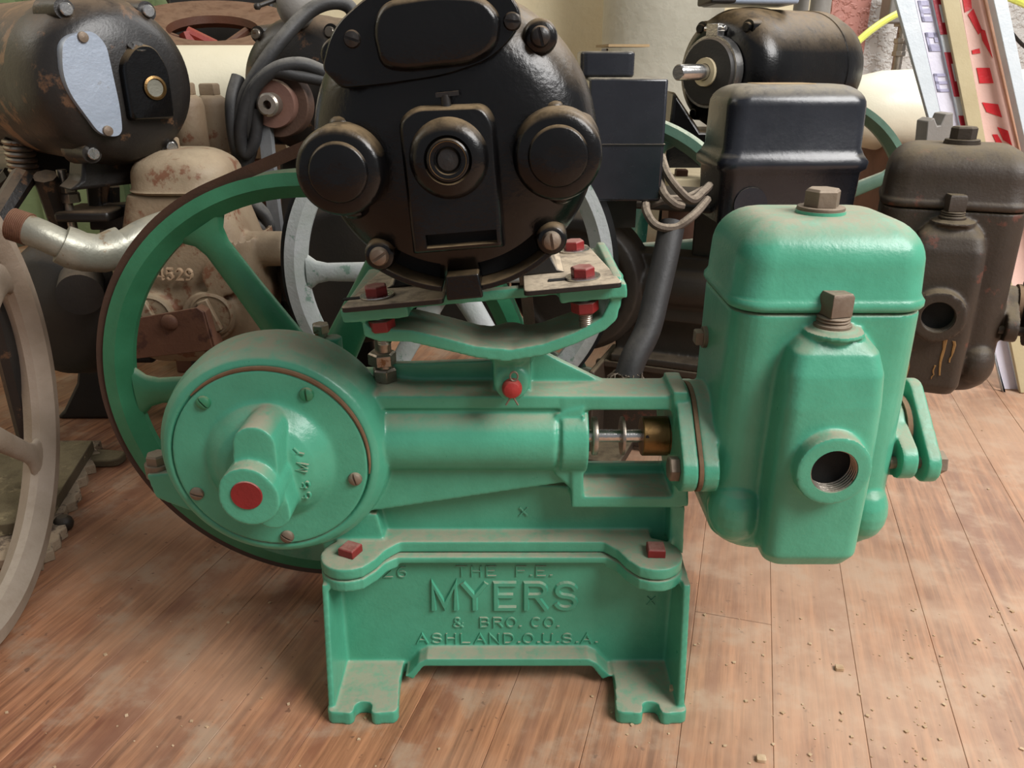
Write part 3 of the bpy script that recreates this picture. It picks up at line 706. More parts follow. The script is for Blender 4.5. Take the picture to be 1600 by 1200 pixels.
# pads and straight rails in the tilted frame of the mount: top at -.0793
u = B(); zt = -.0792
for s_ in (-1, 1):
    u.box((s_*.0585 + .0045, .4555, zt-.004), (.036, .090, .008))
u.box((0.003, .4245, zt-.003), (.12, .007, .006)); u.box((.003, .497, zt-.003), (.12, .006, .006))
u.xf(MR); me_ = bpy.data.meshes.new('u'); u.bm.to_mesh(me_); b.bm.from_mesh(me_); u.bm.free()
# ends joining pads to straps, centre knuckle
b.prism(PX([(560, 480), (600, 480), (600, 534), (568, 528)], Yy), Yy+.004, .452)
b.prism(PX([(957, 432), (973, 432), (971, 480), (955, 490)], Yy), Yy+.001, .50)
kx = P(799, 560, .43).x
b.sph((kx, .446, .2445), (.0165, .022, .0125), 24)
b.prism(rnd(PX([(769, 528, 8), (831, 528, 12), (830, 600), (816, 623, 12), (800, 628, 8), (784, 622, 12), (771, 600)], .4285)), .4285, .4535)
b.cyl((kx, .4265, P(800, 600, .4265).z), (kx, .45, P(800, 600, .4265).z), .0100, n=32)
b.box((kx, .462, .238), (.018, .012, .018))
b.build('motor_mount', GREEN, PM, voxel=.00105, sm=5)
p = P(800, 608, .4235)
pin = B().lathe([(0, .03), (.0055, .03), (.0055, .004), (.0058, .002), (.0057, -.0005), (.0045, -.0025), (.002, -.0035), (0, -.0036)], p, (0, 1, 0), 28).build('hinge_pin', REDCAP, PM)
pin['label'] = 'red rounded pin end'
b = B(); q = P(803, 588, .4225)
b.tube([q + Vector((.0022*math.sin(t), 0, .0028*math.cos(t))) for t in [2*PI*i/16 for i in range(16)]], .0006, 6, True)
for s_ in (-1, 1): b.tube([q + Vector((0, .0005, -.0026)), p + Vector((s_*.001, -.001, -.005)), p + Vector((s_*.0035, -.001, -.0095))], .0006, 6)
b.build('cotter_pin', BOLTB, pin)

# --- the motor
def arcpoly(a0, a1, r0, r1, n=14):
    o = [(r1*math.cos(a0+(a1-a0)*i/n), r1*math.sin(a0+(a1-a0)*i/n)) for i in range(n+1)]
    return o + [(r0*math.cos(a1+(a0-a1)*i/n), r0*math.sin(a1+(a0-a1)*i/n)) for i in range(n+1)]
def TM(b): return b.xf(MR)
mo = B()
Rm = .0692
mo.lathe([(0, .377), (.030, .3765), (.044, .378), (.055, .3825), (.062, .389), (.0665, .398), (Rm, .408), (Rm, .4155), (.0672, .416), (.0672, .418), (Rm*.99, .4185), (Rm*.99, .470), (.0672, .4705), (.0672, .4725), (Rm, .473), (.066, .490), (.058, .503), (.030, .510), (0, .510)], (0, 0, 0), (0, 1, 0), 96)
vc = B()
for a0, a1 in ((-130, -103), (-84, -52)):
    vc.prism(arcpoly(math.radians(a0), math.radians(a1), .0545, .0655), .37, .398)
motor = TM(mo).build('electric_motor', BLACK, PM, cut=TM(vc))
mpp0 = .3617/1250
def ML(px, py):                            # face pixel to motor local x, z
    dx = (px - 705) * mpp0; dz = -(py - 235) * mpp0
    c, s = math.cos(ROLL), math.sin(ROLL)
    return (dx*c + dz*s, -dx*s + dz*c)
def mpoly(pts, r0=0): return [ML(*q) for q in rnd(pts, 6, r0)]
# cover plate at the top with its raised oval
pl = rnd([(512, 118, 10), (532, 60, 30), (600, 6, 60), (700, -14, 60), (790, 2, 30), (816, 40, 20), (806, 70, 30), (770, 105, 30), (700, 128, 30), (600, 142, 30), (540, 146, 10)], 6)
TM(B().pad([ML(*q) for q in pl], .382, .3738, .0014)).build('cover_plate', BLACK, motor)
ov = rnd([(594, 62, 60), (612, 26, 50), (690, 14, 50), (758, 18, 50), (786, 45, 50), (778, 92, 50), (740, 112, 50), (640, 122, 60), (604, 116, 50)], 8)
TM(B().pad([ML(*q) for q in ov], .376, .366, .0035, 6)).build('raised_window', BLACK, motor)
# bearing housing in the middle
bh = rnd([(626, 190, 22), (650, 170, 30), (760, 166, 30), (776, 190, 24), (790, 384, 5), (640, 396, 5)], 6)
cut = TM(B().box((ML(720, 366)[0], .366, ML(720, 367)[1]), (.0325, .014, .0062), Matrix.Rotation(math.radians(.8), 3, 'Y').to_euler()))
hb = TM(B().pad([ML(*q) for q in bh], .379, .3640, .0032, 6)).build('bearing_housing', BLACK, motor, cut=cut)
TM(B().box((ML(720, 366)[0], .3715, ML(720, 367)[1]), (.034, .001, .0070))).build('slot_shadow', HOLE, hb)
cx, cz = ML(704, 244)
d = TM(B().lathe([(0, .370), (.0178, .370), (.0178, .3645), (.0165, .3605), (.0135, .358), (.0105, .3575), (.0098, .3590), (.0092, .3592), (.0092, .3575), (.0085, .3570), (.0062, .3572), (.0060, .3602), (0, .3602)], (cx, 0, cz), (0, 1, 0), 56)).build('bearing_cap', BLACK, hb)
TM(B().torus((cx, .3576, cz), (0, 1, 0), .0080, .0006, 40, 8)).build('worn_ring', BRASS, hb)['label'] = 'worn brass coloured ring'
TM(B().lathe([(0, .360), (.0055, .360), (.0045, .3587), (0, .3582)], (cx, 0, cz), (0, 1, 0), 32)).build('shaft_end', BLACK_FLAT, hb)
x, z = ML(700, 160)
TM(B().cyl((x, .3700, z-.003), (x, .3700, z+.002), .0022, n=14).box((x+.001, .370, z+.0022), (.010, .0035, .0018))).build('oiler_cap', BLACK_OLD, motor)
# brush caps left and right
for px, py in ((535, 264), (870, 240)):
    cx, cz = ML(px, py)
    b = B().lathe([(0, .397), (.0225, .397), (.0208, .388), (.0203, .378), (.0200, .368), (.0190, .3642), (.0170, .3625), (.0134, .3622), (.0128, .3608), (.0120, .3602), (.0040, .3606), (0, .3606)], (cx, 0, cz), (0, 1, 0), 56)
    b.sph((cx, .384, cz + .019), (.0055, .006, .004), 14); b.sph((cx+.001, .382, cz - .020), (.006, .008, .004), 14)
    TM(b).build('brush_cap', BLACK, motor, ang=50)
# through bolts on their ears, and slotted screws
for px, py, a in ((532, 98, .4), (843, 72, 1.3), (580, 406, -.6), (865, 380, 1.4)):
    cx, cz = ML(px, py); up_ = py < 200
    y0 = .383 if up_ else .380
    b = B().lathe([(0, .405), (.0085, .405), (.0078, y0+.004), (.0072, y0), (.006, y0-.0012), (0, y0-.0012)], (cx, 0, cz), (0, 1, 0), 32)
    e = TM(b).build('ear', BLACK, motor, ang=60)
    q = (MR @ Vector((cx, y0-.0015, cz)))
    b = B().lathe([(0, .002), (.0046, .002), (.0046, -.0005), (.0038, -.003), (.002, -.004), (0, -.0042)], q, (0, 1, 0), 24)
    ct = B().box((q.x, q.y-.0042, q.z), (.012, .0036, .0013), Matrix.Rotation(a, 3, 'Y').to_euler())
    b.build('bolt', BLACK_OLD if up_ else BOLTB, motor, cut=ct)
for px, py, a in ((563, 76, .3), (800, 52, 0.1)):
    cx, cz = ML(px, py); q = MR @ Vector((cx, .3742, cz))
    b = B().lathe([(0, .002), (.0040, .002), (.0040, 0), (.0032, -.0018), (0, -.0026)], q, (0, 1, 0), 24)
    b.build('screw', BLACK_OLD, motor, cut=B().box((q.x, q.y-.0024, q.z), (.01, .0024, .0011), Matrix.Rotation(a, 3, 'Y').to_euler()))
# ventilation mouths at the bottom with a tab between
for a0, a1 in ((-130, -103), (-84, -52)):
    TM(B().prism(arcpoly(math.radians(a0), math.radians(a1), .0560, .0645), .3955, .3975)).build('vent_mouth', HOLE, motor)
    TM(B().prism(arcpoly(math.radians(a0-2), math.radians(a1+2), .0650, .0680), .3800, .41)).build('vent_lip', BLACK, motor, bevel=.0006)
TM(B().prism([(-.010, -.058), (.006, -.058), (.007, -.0705), (-.011, -.0705)], .3765, .395)).build('vent_tab', BLACK, motor, bevel=.001)
# feet
for s_ in (-1, 1):
    xa_, xb_ = (-.0695, -.0155) if s_ < 0 else (.0265, .0775)
    yf = .4015
    outl = rnd([(xa_, yf, .003), (xb_, yf, .003), (xb_ + (.0 if s_ < 0 else -.010), .498, .004), (xa_ + (.012 if s_ < 0 else 0.0), .498, .004)])
    slot = B().prismz(rnd([(s_*.050-.013, .4135, .002), (s_*.050+.010, .4135, .002), (s_*.050+.010, .4185, .002), (s_*.050-.013, .4185, .002)]), -.09, -.06)
    if s_ < 0: pass
    f = TM(B().prismz(outl, -.0789, -.0757)).build('foot_plate', PLATE, motor, bevel=.0006)
    # gusset from the plate to the shell
    TM(B().prism([(s_*.022, -.0757), (s_*.050, -.0757), (s_*.046, -.0735), (s_*.043, -.067), (s_*.040, -.055), (s_*.018, -.064)], .432, .485)).build('cradle', PLATE, motor, bevel=.001)
# bolts through the feet
def mount_bolt(lx, y, slot=True):
    b = TM(B().lathe([(.0035, 0), (.0092, 0), (.0094, .0006), (.0092, .0013), (.0035, .0013)], (lx, y, -.0757), (0, 0, 1), 36, True)); b.build('washer', BRIGHT, motor)
    TM(B().bolt((lx, y, -.0745), (0, 0, 1), .0066, .0052, 6, .2)).build('bolt', RED, motor, bevel=.0003)['label'] = 'red hexagon bolt head'
    TM(B().bolt((lx, y, -.0885), (0, 0, -1), .0076, .0062, 6, .5)).build('nut', RED, motor, bevel=.0003)['label'] = 'red nut'
    th = B().cyl((lx, y, -.103), (lx, y, -.088), .0034, n=18)
    for k in range(7): th.torus((lx, y, -.0955-.0011*k), (0, 0, 1), .0034, .0005, 18, 6)
    TM(th).build('stud', STEEL, motor)
    if slot: TM(B().box((lx-.0125, y, -.07555), (.012, .0042, .0007))).build('slot', HOLE, motor)
x1 = ML(588, 462)[0] * (.45/.3617) + .004; 
mount_bolt(-.0525, .417); mount_bolt(.0585, .4165); mount_bolt(.0585, .483, False); mount_bolt(-.0525, .483, False)
B().cyl((MC[0], .50, MC[1]), (MC[0], .562, MC[1]), .007).build('motor_shaft', STEEL, motor)
B().lathe([(0, -.011), (.031, -.011), (.031, -.008), (.022, -.001), (.022, .001), (.031, .008), (.031, .011), (0, .011)], (MC[0], WY, MC[1]), (0, 1, 0), 48).build('pulley', STEEL, motor)
# ================================================================ BROWN PUMP AT THE RIGHT (same pattern, turned)
BP = thing('water_pump', 'grimy brown iron pump behind the green one, rusty water stains under its round port', 'pump', (.37, .70, 0))
TB = Matrix.Translation((.378, .700, .130)) @ Matrix.Scale(1.04, 4) @ Matrix.Rotation(math.radians(-22), 4, 'Z')
chest(BP, TB, BROWN, HOLE, BROWN, True, True, nm=.0014)
TBF = TB @ Matrix.Translation((-.1725, -RY, -.1235))          # frame space of the green pump -> this one
b = B()
b.lathe([(0, .431), (.050, .431), (.055, .428), (.0645, .430), (.071, .440), (.071, .468), (.056, .480), (.03, .484), (.03, .50), (0, .50)], (AX[0], 0, AX[1]), (0, 1, 0), 56)
b.box((-.02, .46, .18), (.25, .032, .066)); b.cyl((-.10, RY, RZ), (.05, RY, RZ), .0212)
for h_ in endflange(): b.prismx(h_, xf0, xf0+.0095)
b.box((-.006, .465, .104), (.2, .05, .008)); b.box((-.006, .462, .14), (.2, .008, .08))
b.xf(TBF).build('frame', DARK, BP, voxel=.0018, sm=4)
b = B().box((-.006, .452, .05), (.235, .008, .092)).box((-.006, .475, .096), (.215, .07, .008))
for x in (-.115, .104): b.box((x, .45, .05), (.006, .09, .1)); b.box((x*.88, .435, .006), (.045, .09, .012))
b.xf(TBF).build('pedestal', BROWN, BP, bevel=.002)
wheel(BP, TBF @ Matrix.Translation((WC[0], WY+.01, WC[1])), WR, .022, PALEG, 6, .2, part=False)
b = B().box((-.02, .47, .262), (.19, .11, .007)).box((-.02, .465, .235), (.03, .03, .055)); b.xf(TBF).build('motor_mount', DARK, BP, bevel=.002)
# rounded black casing on the mount
def casing(M, parent):
    b = B(); rg = []
    for z, hx, hy, r in ((0, .060, .040, .012), (.044, .062, .042, .013), (.047, .0655, .0455, .014), (.053, .0662, .0462, .014), (.058, .063, .043, .014), (.064, .0605, .0405, .014), (.098, .0600, .040, .015)):
        rg.append([(x, y, z) for x, y in rr(0, 0, hx, hy, r)])
    for k in range(1, 8):
        t = k/7*PI/2; i_ = .020*(1-math.cos(t)); rg.append([(x, y, .098 + .017*math.sin(t)) for x, y in rr(0, 0, .060-i_, .040-i_, .015)])
    b.rings(rg); c = b.xf(M).build('motor_casing', BOXBLK, parent, ang=60)
    c['label'] = 'black rounded sheet steel casing with a rolled rim'
    B().prismz(rr(-.005, .002, .026, .018, .006), .1145, .1155).xf(M).build('top_plate', CARD, c, bevel=.0003)
    B().cyl((-.036, -.0405, .018), (-.036, -.0425, .018), .0145, n=32).xf(M).build('knockout', BOXBLK, c)
pc = P(1222, 250, .735)
casing(Matrix.Translation((pc.x, .745, .2665)) @ Matrix.Rotation(math.radians(3), 4, 'Z'), BP)
# square switch box left of it
q0 = P(915, 315, .66); q1 = P(1032, 122, .66); q2 = P(1032, 315, .66)
b = B().box(((q0.x+q2.x)/2, .705, (q1.z+q2.z)/2), (q2.x-q0.x, .09, q1.z-q2.z))
sb = b.build('switch_box', BOXBLK, BP, bevel=.0022); sb['label'] = 'black square sheet metal box'
zs = P(1000, 226, .66).z
B().box(((q0.x+q2.x)/2+.0004, .7047, zs), (q2.x-q0.x+.0006, .0912, .0009)).build('box_seam', PLATE, sb)
b = B().box(((q0.x+q2.x)/2, .71, q2.z-.012), (.03, .05, .028)); b.build('bracket', DARK, BP)
s0 = P(907, 122, .69); s1 = P(994, 82, .69)
b = B().prismz(rr((s0.x+s1.x)/2, .715, (s1.x-s0.x)/2, .024, .006), q1.z, s1.z+.001); sc_ = b.build('small_box', BOXBLK, sb, bevel=.002)
B().bolt((s0.x+.02, .702, s1.z), (0, 0, 1), .003, .003, 4).build('screw', STEEL, sc_)
cb = B().prismz([(s0.x+.022, .694), (s1.x+.012, .700), (s1.x+.008, .730), (s0.x+.016, .736)], s1.z+.0042, s1.z+.0062).build('cardboard_scrap', CARD)
tag(cb, 'torn scrap of cardboard lying on the small black box top', 'cardboard')
# wires from the box into the casing
def wires(name, paths, r, mat, parent=None, n=8):
    b = B()
    for pts in paths:
        v = [Vector(p) for p in pts]; o = []
        for i in range(len(v)-1):
            a, b1, c1, d = v[max(i-1, 0)], v[i], v[i+1], v[min(i+2, len(v)-1)]
            for j in range(8):
                t = j/8; o.append(.5*((2*b1)+(c1-a)*t+(2*a-5*b1+4*c1-d)*t*t+(3*b1-a-3*c1+d)*t**3))
        o.append(v[-1]); b.tube(o, r, n)
    return b.build(name, mat, parent)
W = lambda *l: [P(x, y, Y) for x, y, Y in l]
ws = [W((1010, 312, .67), (1010, 330, .655), (1025, 352, .645), (1055, 355, .65), (1085, 335, .66), (1105, 312, .70)),
      W((1030, 270, .68), (1036, 300, .66), (1052, 318, .655), (1066, 322, .66)),
      W((1034, 245, .69), (1046, 278, .665), (1078, 312, .66), (1098, 300, .68), (1108, 290, .71)),
      W((1014, 320, .67), (1040, 312, .675), (1070, 310, .68), (1100, 296, .71))]
for w_ in ws: wires('wire', [w_], .0036, WIRE, BP)
# ribbed hose hanging down with frayed end
hp = W((1050, 350, .66), (1040, 400, .645), (1026, 460, .63), (1012, 515, .615), (990, 560, .60), (980, 592, .592))
HS = thing('hose', 'black ribbed hose hanging behind the green pump, its lower end frayed', 'hose', (P(980, 592, .59).x, .59, 0))
wires('hose_body', [hp], .0108, BELT_K, HS, 16)
rb = random.Random(5); b = B(); e = P(980, 588, .592)
for k in range(60):
    a = rb.random()*6.28; r_ = .004 + rb.random()*.008
    p0 = e + Vector((math.cos(a)*r_, math.sin(a)*r_, .004)); p1 = p0 + Vector((rb.uniform(-.012, .012), rb.uniform(-.01, .01), -rb.uniform(.004, .022)))
    b.tube([p0, (p0+p1)/2 + Vector((rb.uniform(-.003, .003), 0, .002)), p1], .0006, 4)
b.build('frayed_strands', WIRE, HS)['kind'] = 'stuff'

# ================================================================ FAR LEFT WHEEL
ml = P(-66, 672, .47)
FT = thing('flywheel', 'tan painted iron flywheel cut off by the left edge, standing on the planks', 'flywheel', (ml.x, .47, 0))
Mw = Matrix.Translation((-.392, .5018, .176)) @ Matrix.Rotation(-1.383, 4, 'Z')
wheel(FT, Mw, .1735, .026, TANW, 6, math.radians(38), .024, spw=.010)

# ================================================================ RUSTY PUMP, LEFT BACK
RP = thing('water_pump', 'rust coloured iron pump seen through the green flywheel, raised digits on its side', 'pump', (P(270, 500, .74).x, .74, 0))
Yr = .70
def tank_rings(cx, cy, lst, r, n=8): return [[(x, y, z) for x, y in rr(cx, cy, hx, hy, min(r, hx*.9, hy*.9), n)] for z, hx, hy in lst]
ct_ = P(262, 300, Yr+.05); wx = (P(345, 300, Yr).x - P(186, 300, Yr).x)/2
zt_ = P(265, 232, Yr+.04).z; zb_ = P(270, 575, Yr).z; zs_ = P(270, 306, Yr).z; cx_ = P(266, 300, Yr).x
lst = [(zs_, wx*1.0, .045), (zs_+.002, wx*1.03, .047), (zs_+.004, wx*1.0, .045), (zt_-.022, wx*.99, .0445)]
for k in range(1, 9):
    t = k/8*PI/2; i_ = .028*(1-math.cos(t)); lst.append((zt_-.022+.022*math.sin(t), wx*.99-i_, .0445-i_))
B().rings(tank_rings(cx_, Yr+.045, lst, .03)).build('chest_lid', RUST, RP, ang=60)
b = B()
cxb = P(285, 420, Yr).x
b.rings(tank_rings(cxb-.004, Yr+.047, [(zb_, .050, .03), (zb_+.01, .062, .04), (zb_+.06, .070, .044), (zb_+.12, .066, .044), (zs_-.05, .058, .044), (zs_-.001, wx*.98, .0435)], .02))
for px, py, r in ((330, 492, .0235), (236, 495, .0235)):
    p = P(px, py, Yr); b.cyl((p.x, Yr-.010, p.z), (p.x, Yr+.03, p.z), r, n=36)
p = P(350, 430, Yr); b.cyl((p.x, Yr-.01, p.z), (p.x, Yr+.04, p.z), .017)
p = P(380, 400, Yr); b.cyl((p.x-.02, Yr+.03, p.z), (p.x+.03, Yr+.03, p.z), .016)
rb_ = b.build('valve_chest', RUST, RP, voxel=.0018, sm=5)
for px, py, t in ((330, 492, 0), (236, 495, 1)):
    p = P(px, py, Yr-.012); b = B().lathe([(0, .004), (.019, .004), (.0195, 0), (.0175, -.0012), (.0168, 0), (0, .0)], (p.x, Yr-.012, p.z), (0, 1, 0), 40)
    c = b.build('cover_disc', RUST, rb_)
    B().box((p.x, Yr-.015, p.z), (.010, .006, .030), Matrix.Rotation(-.35, 3, 'Y').to_euler()).build('grip_bar', RUST, c, bevel=.001)
p = P(275, 425, Yr); b = B()
letters(b, '4529', Matrix.Translation((0, -.005, 0)) @ MT(277, 426, Yr+.001, -.03), .031, .0095, .0011, .0030); b.build('raised_digits', painted('rubbed_rust', (178, 156, 130), (150, 124, 98), rough=.6, damt=.2), rb_)
# riveted angle strap
st = [(196, 500), (308, 480), (318, 487), (333, 545), (318, 548), (214, 560), (203, 548)]
B().prism(PX(st, Yr-.03), Yr-.0315, Yr-.029).build('strap', RUST_D, RP, bevel=.0006)
p = P(265, 504, Yr-.032); B().sph((p.x, Yr-.032, p.z), (.0075, .004, .0075)).build('rivet', RUST_D, RP)
B().prism(PX([(306, 480), (320, 488), (338, 548), (346, 556), (330, 560), (316, 548)], Yr-.03), Yr-.029, Yr-.010).build('strap_end', RUST_D, RP, bevel=.0006)
# plug on the lid, feet, dark barrel body, stand
p = P(262, 226, Yr+.04); B().bolt((p.x, Yr+.045, zt_-.001), (0, 0, 1), .0085, .010, 4, .6).build('plug_bolt', RUST, RP, bevel=.0004)
g = P(120, 470, .80)
b = B().lathe([(0, 0), (.050, 0), (.062, .008), (.070, .03), (.066, .07), (.05, .09), (0, .10)], (g.x, .745, g.z), (.25, 1, 0), 48)
b.cyl((g.x+.04, .745, g.z+.035), (g.x+.052, .715, g.z+.03), .020); b.cyl((g.x-.03, .80, g.z), (cx_, .77, g.z+.02), .034)
b.build('gear_case', BLACK_FLAT, RP, ang=60)
for px0, px1 in ((118, 176),):
    zf = .0
    b = B(); pts = [(122, 560), (118, 600), (98, 642), (86, 655), (206, 655), (196, 620), (188, 560)]
    Yg = PZ(140, 655).y
    pol = [(P(x, y, Yg).x, max(P(x, y, Yg).z, 0)) for x, y in pts]
    b.prism(pol, Yg, Yg+.03); b.box(((pol[0][0]+pol[-1][0])/2, Yg+.02, pol[0][1]+.03), (.13, .05, .07)); b.build('stand', BLACK_FLAT, RP, bevel=.004)
p = PZ(300, 600); b = B().prism([(cx_-.06, 0), (cx_+.055, 0), (cx_+.03, .03), (cx_+.02, zb_+.012), (cx_-.02, zb_+.012), (cx_-.03, .03)], .735, .765)
b.build('stand', BLACK_FLAT, RP, bevel=.003)
b = B(); k_ = P(310, 563, .70); b.prism(rnd([(k_.x-.045, .0, .008), (k_.x-.045, .016, .01), (k_.x+.05, .02, .01), (k_.x+.05, 0)]), .70, .73); b.build('stand_foot', BLACK_FLAT, RP, bevel=.003)
# galvanised pipe with elbow, threaded end
pts = W((22, 352, .60), (60, 365, .60), (100, 383, .605), (128, 393, .61), (160, 396, .62), (190, 385, .63), (225, 365, .645), (262, 350, .67), (285, 345, .71))
pp = wires('pipe', [pts[:3] + pts[3:]], .0115, ZINC, RP, 20)
b = B(); v = W((96, 381, .603), (112, 388, .606), (132, 394, .611), (158, 396, .62), (184, 388, .628), (196, 382, .632))
b.tube(v, [.0150, .0158, .0150, .0150, .0160, .0152], 24)
b.build('elbow', ZINC, pp)
a = P(18, 350, .60); c = P(46, 359, .60); b = B().cyl(a, c, .0118, n=24); x, y, d = frame_of(c-a)
for k in range(10): b.torus(a + (c-a)*((k+.5)/10), c-a, .0118, .0007, 24, 5)
b.build('rusty_thread', RUST_D, pp)['label'] = 'rusty threaded pipe end'
c0 = a + (c-a)*(-.002); B().cyl(c0 - (c-a)*.01, c0, .0095, n=24).build('pipe_bore', HOLE, pp)

# ================================================================ BIG BLACK MOTOR, TOP LEFT
def end_motor(parent, M, R, L, mat, mat_body=None, ears=(45, 135, 225, 315), boltm=None, flush=False):
    """local: axis X, bell face at +X, centre at origin"""
    prof = [(0, L+.004), (R*.35, L+.004), (R*.70, L+.001), (R*.88, L-.007), (R*.97, L-.022), (R, L-.042), (R, L-.062), (R*.985, L-.063), (R*.985, .0), (R, -.001), (R, -.02), (R*.9, -.045), (R*.6, -.058), (0, -.06)]
    e = B().lathe(prof[6:], (0, 0, 0), (1, 0, 0), 72).xf(M).build('shell', mat_body or mat, parent, ang=28)
    bell = B().lathe(prof[:7] + [(0, L-.062)], (0, 0, 0), (1, 0, 0), 72).xf(M).build('end_bell', mat, parent, ang=40)
    for a in ears:
        t = math.radians(a); k_ = .82 if flush else .93; dl = .010 if flush else 0; y, z = R*k_*math.cos(t), R*k_*math.sin(t)
        B().cyl((L-.040, y*.97, z*.97), (L-.008+dl*.4, y, z), .0125, .0078, 20).xf(M).build('ear', mat, bell)
        B().bolt((L-.008+dl*.4, y, z), (1, 0, 0), .0050, .0045, 12).xf(M).build('bolt', boltm or STEEL, bell)
    return bell
BM = thing('electric_motor', 'big black motor with flaking paint at top left, oval silver plate on its end', 'motor', (P(100, 250, .72).x, .76, 0))
mc = P(150, 128, .74)
MA = Matrix.Translation(mc) @ Matrix.Rotation(math.radians(-41), 4, 'Z') @ Matrix.Rotation(math.radians(0), 4, 'Y') @ Matrix.Translation((-.165, 0, 0))
Rb = .0685
OLDP = painted('flaking_black_shell', (32, 29, 27), (46, 40, 34), dust=(150, 122, 92), damt=.8, rough=.42, scale=22, patch=.28, pcol=(128, 96, 68), bump=.3)
bell = end_motor(BM, MA, Rb, .22, BLACK_OLD, OLDP, (60, 122, 238, 302), BRIGHT)
FM = MA @ Matrix.Translation((.2165, 0, 0)) @ Matrix.Rotation(math.radians(90), 4, 'Z')    # local pad frame: -Y faces out
# now local x of FM = world direction along MA's Y; pads face -Y of FM -> +X of MA
FM = MA @ Matrix(((0, -1, 0, .2165), (1, 0, 0, 0), (0, 0, 1, 0), (0, 0, 0, 1)))
ovp = rnd([(-.052, .0, .03), (-.046, .034, .02), (-.022, .040, .012), (-.0125, .030, .01), (-.010, -.02, .012), (-.012, -.042, .012), (-.030, -.040, .03)], 7)
B().pad([(x, z) for x, z in ovp], .012, -.0098, .0006, 3).xf(FM).build('oval_plate', SILVER, bell)['label'] = 'oval bare metal inspection plate'
for x, z in ((-.030, .034), (-.024, -.036)):
    B().lathe([(0, .0), (.0042, 0), (.0038, -.002), (0, -.0028)], (x, -.0099, z), (0, 1, 0), 20).xf(FM).build('screw', BOLTB, bell)
hp_ = rnd([(-.006, -.030, .005), (-.006, .016, .012), (.008, .030, .01), (.024, .030, .01), (.034, .012, .008), (.034, -.030, .005)], 5)
h = B().pad(hp_, .010, -.016, .003, 5).xf(FM).build('bearing_housing', BLACK, bell)
B().lathe([(.0085, -.016), (.0095, -.0178), (.0075, -.0185), (.0065, -.0165)], (.018, 0, -.004), (0, 1, 0), 32, True).xf(FM).build('brass_ring', BRASS, h)
B().lathe([(0, -.0150), (.0068, -.0150), (.0068, -.0172), (0, -.0172)], (.018, 0, -.004), (0, 1, 0), 24).xf(FM).build('sight_glass', ZINC, h)
B().lathe([(0, 0), (.0075, 0), (.0075, .0008), (.0042, .001), (.004, .003), (0, .003)], (.012, -.010, .0275), (0, -.5, 1), 24).xf(FM).build('oiler_cap', BRIGHT, h)
for a0, a1 in ((-120, -100), (-94, -74), (-68, -48)):
    B().prism(arcpoly(math.radians(a0), math.radians(a1), .046, .058), .004, .020).xf(FM).build('vent_mouth', HOLE, bell)
b = B(); b.prism([(-.045, -.092), (.045, -.092), (.028, -.078), (.020, -.050), (-.020, -.050), (-.028, -.078)], -.02, .14)
# its cradle and bed
b = B()
for t0 in (.03, .15):
    b.prismx([(-.045, -.0865), (.045, -.0865), (.033, -.078), (.026, -.050), (-.026, -.050), (-.033, -.078)], t0, t0+.03)
b.xf(MA).build('cradle', BLACK_OLD, BM, bevel=.003)
zb = mc.z - .0865
bed = []
for px, py in ((-170, 268), (136, 262), (150, 240), (236, 238), (120, 205), (-170, 215)): bed.append(PZ(px, py, zb))
B().prismz([(p.x, p.y) for p in bed], zb-.012, zb+.0005).build('bed_plate', BLACK_OLD, BM, bevel=.002)
b = B().prismz([(PZ(x, y, zb-.02).x, PZ(x, y, zb-.02).y) for x, y in ((-140, 280), (190, 272), (215, 256), (-140, 262))], zb-.022, zb-.012); b.build('lower_plate', BLACK_OLD, BM, bevel=.002)
# splayed cast legs
legs = [((38, 275, .72), (-30, 380, .66)), ((70, 275, .72), (104, 375, .75)), ((20, 275, .80), (-40, 330, .80)), ((170, 290, .78), (175, 420, .78))]
for a, c in legs:
    pa, pc_ = P(*a), P(*c); e_ = pc_; 
    B().tube([pa, pc_] + ([Vector((e_.x, e_.y, 0.0))] if a[0] < 60 else []), .010, 8).build('leg', BLACK_OLD, BM)
b = B(); fr = P(150, 330, .76)
b.prism(rnd(PX([(130, 265), (235, 262), (232, 358), (140, 360)], .755)), .755, .775)
b.build('bracket', BLACK_OLD, BM, bevel=.002, cut=B().prism(rnd(PX([(158, 275, 8), (212, 272, 8), (212, 318, 8), (158, 322, 8)], .755)), .74, .79))
for x, y in ((106, 300), (112, 316)):
    p = P(x, y, .735); B().bolt(p, (0, 0, 1), .0085, .009, 6, .3).build('nut', STEEL, BM, bevel=.0004)
p = P(106, 318, .735); B().cyl((p.x, p.y, p.z-.05), (p.x, p.y, p.z+.03), .0042).build('stud', STEEL, BM)
p = P(122, 335, .74); B().box((p.x+.01, p.y+.01, p.z), (.05, .05, .010)).build('lug', BLACK_OLD, BM, bevel=.003)
b = B()
for k in range(6): b.torus(P(28, 222, .78) + Vector((0, 0, -.0052*k)), (0.1, 0, 1), .011, .0026, 24, 8)
b.cyl(P(28, 222, .78) - Vector((0, 0, .04)), P(28, 222, .78), .008); b.build('coil_spring', STEEL, BM)
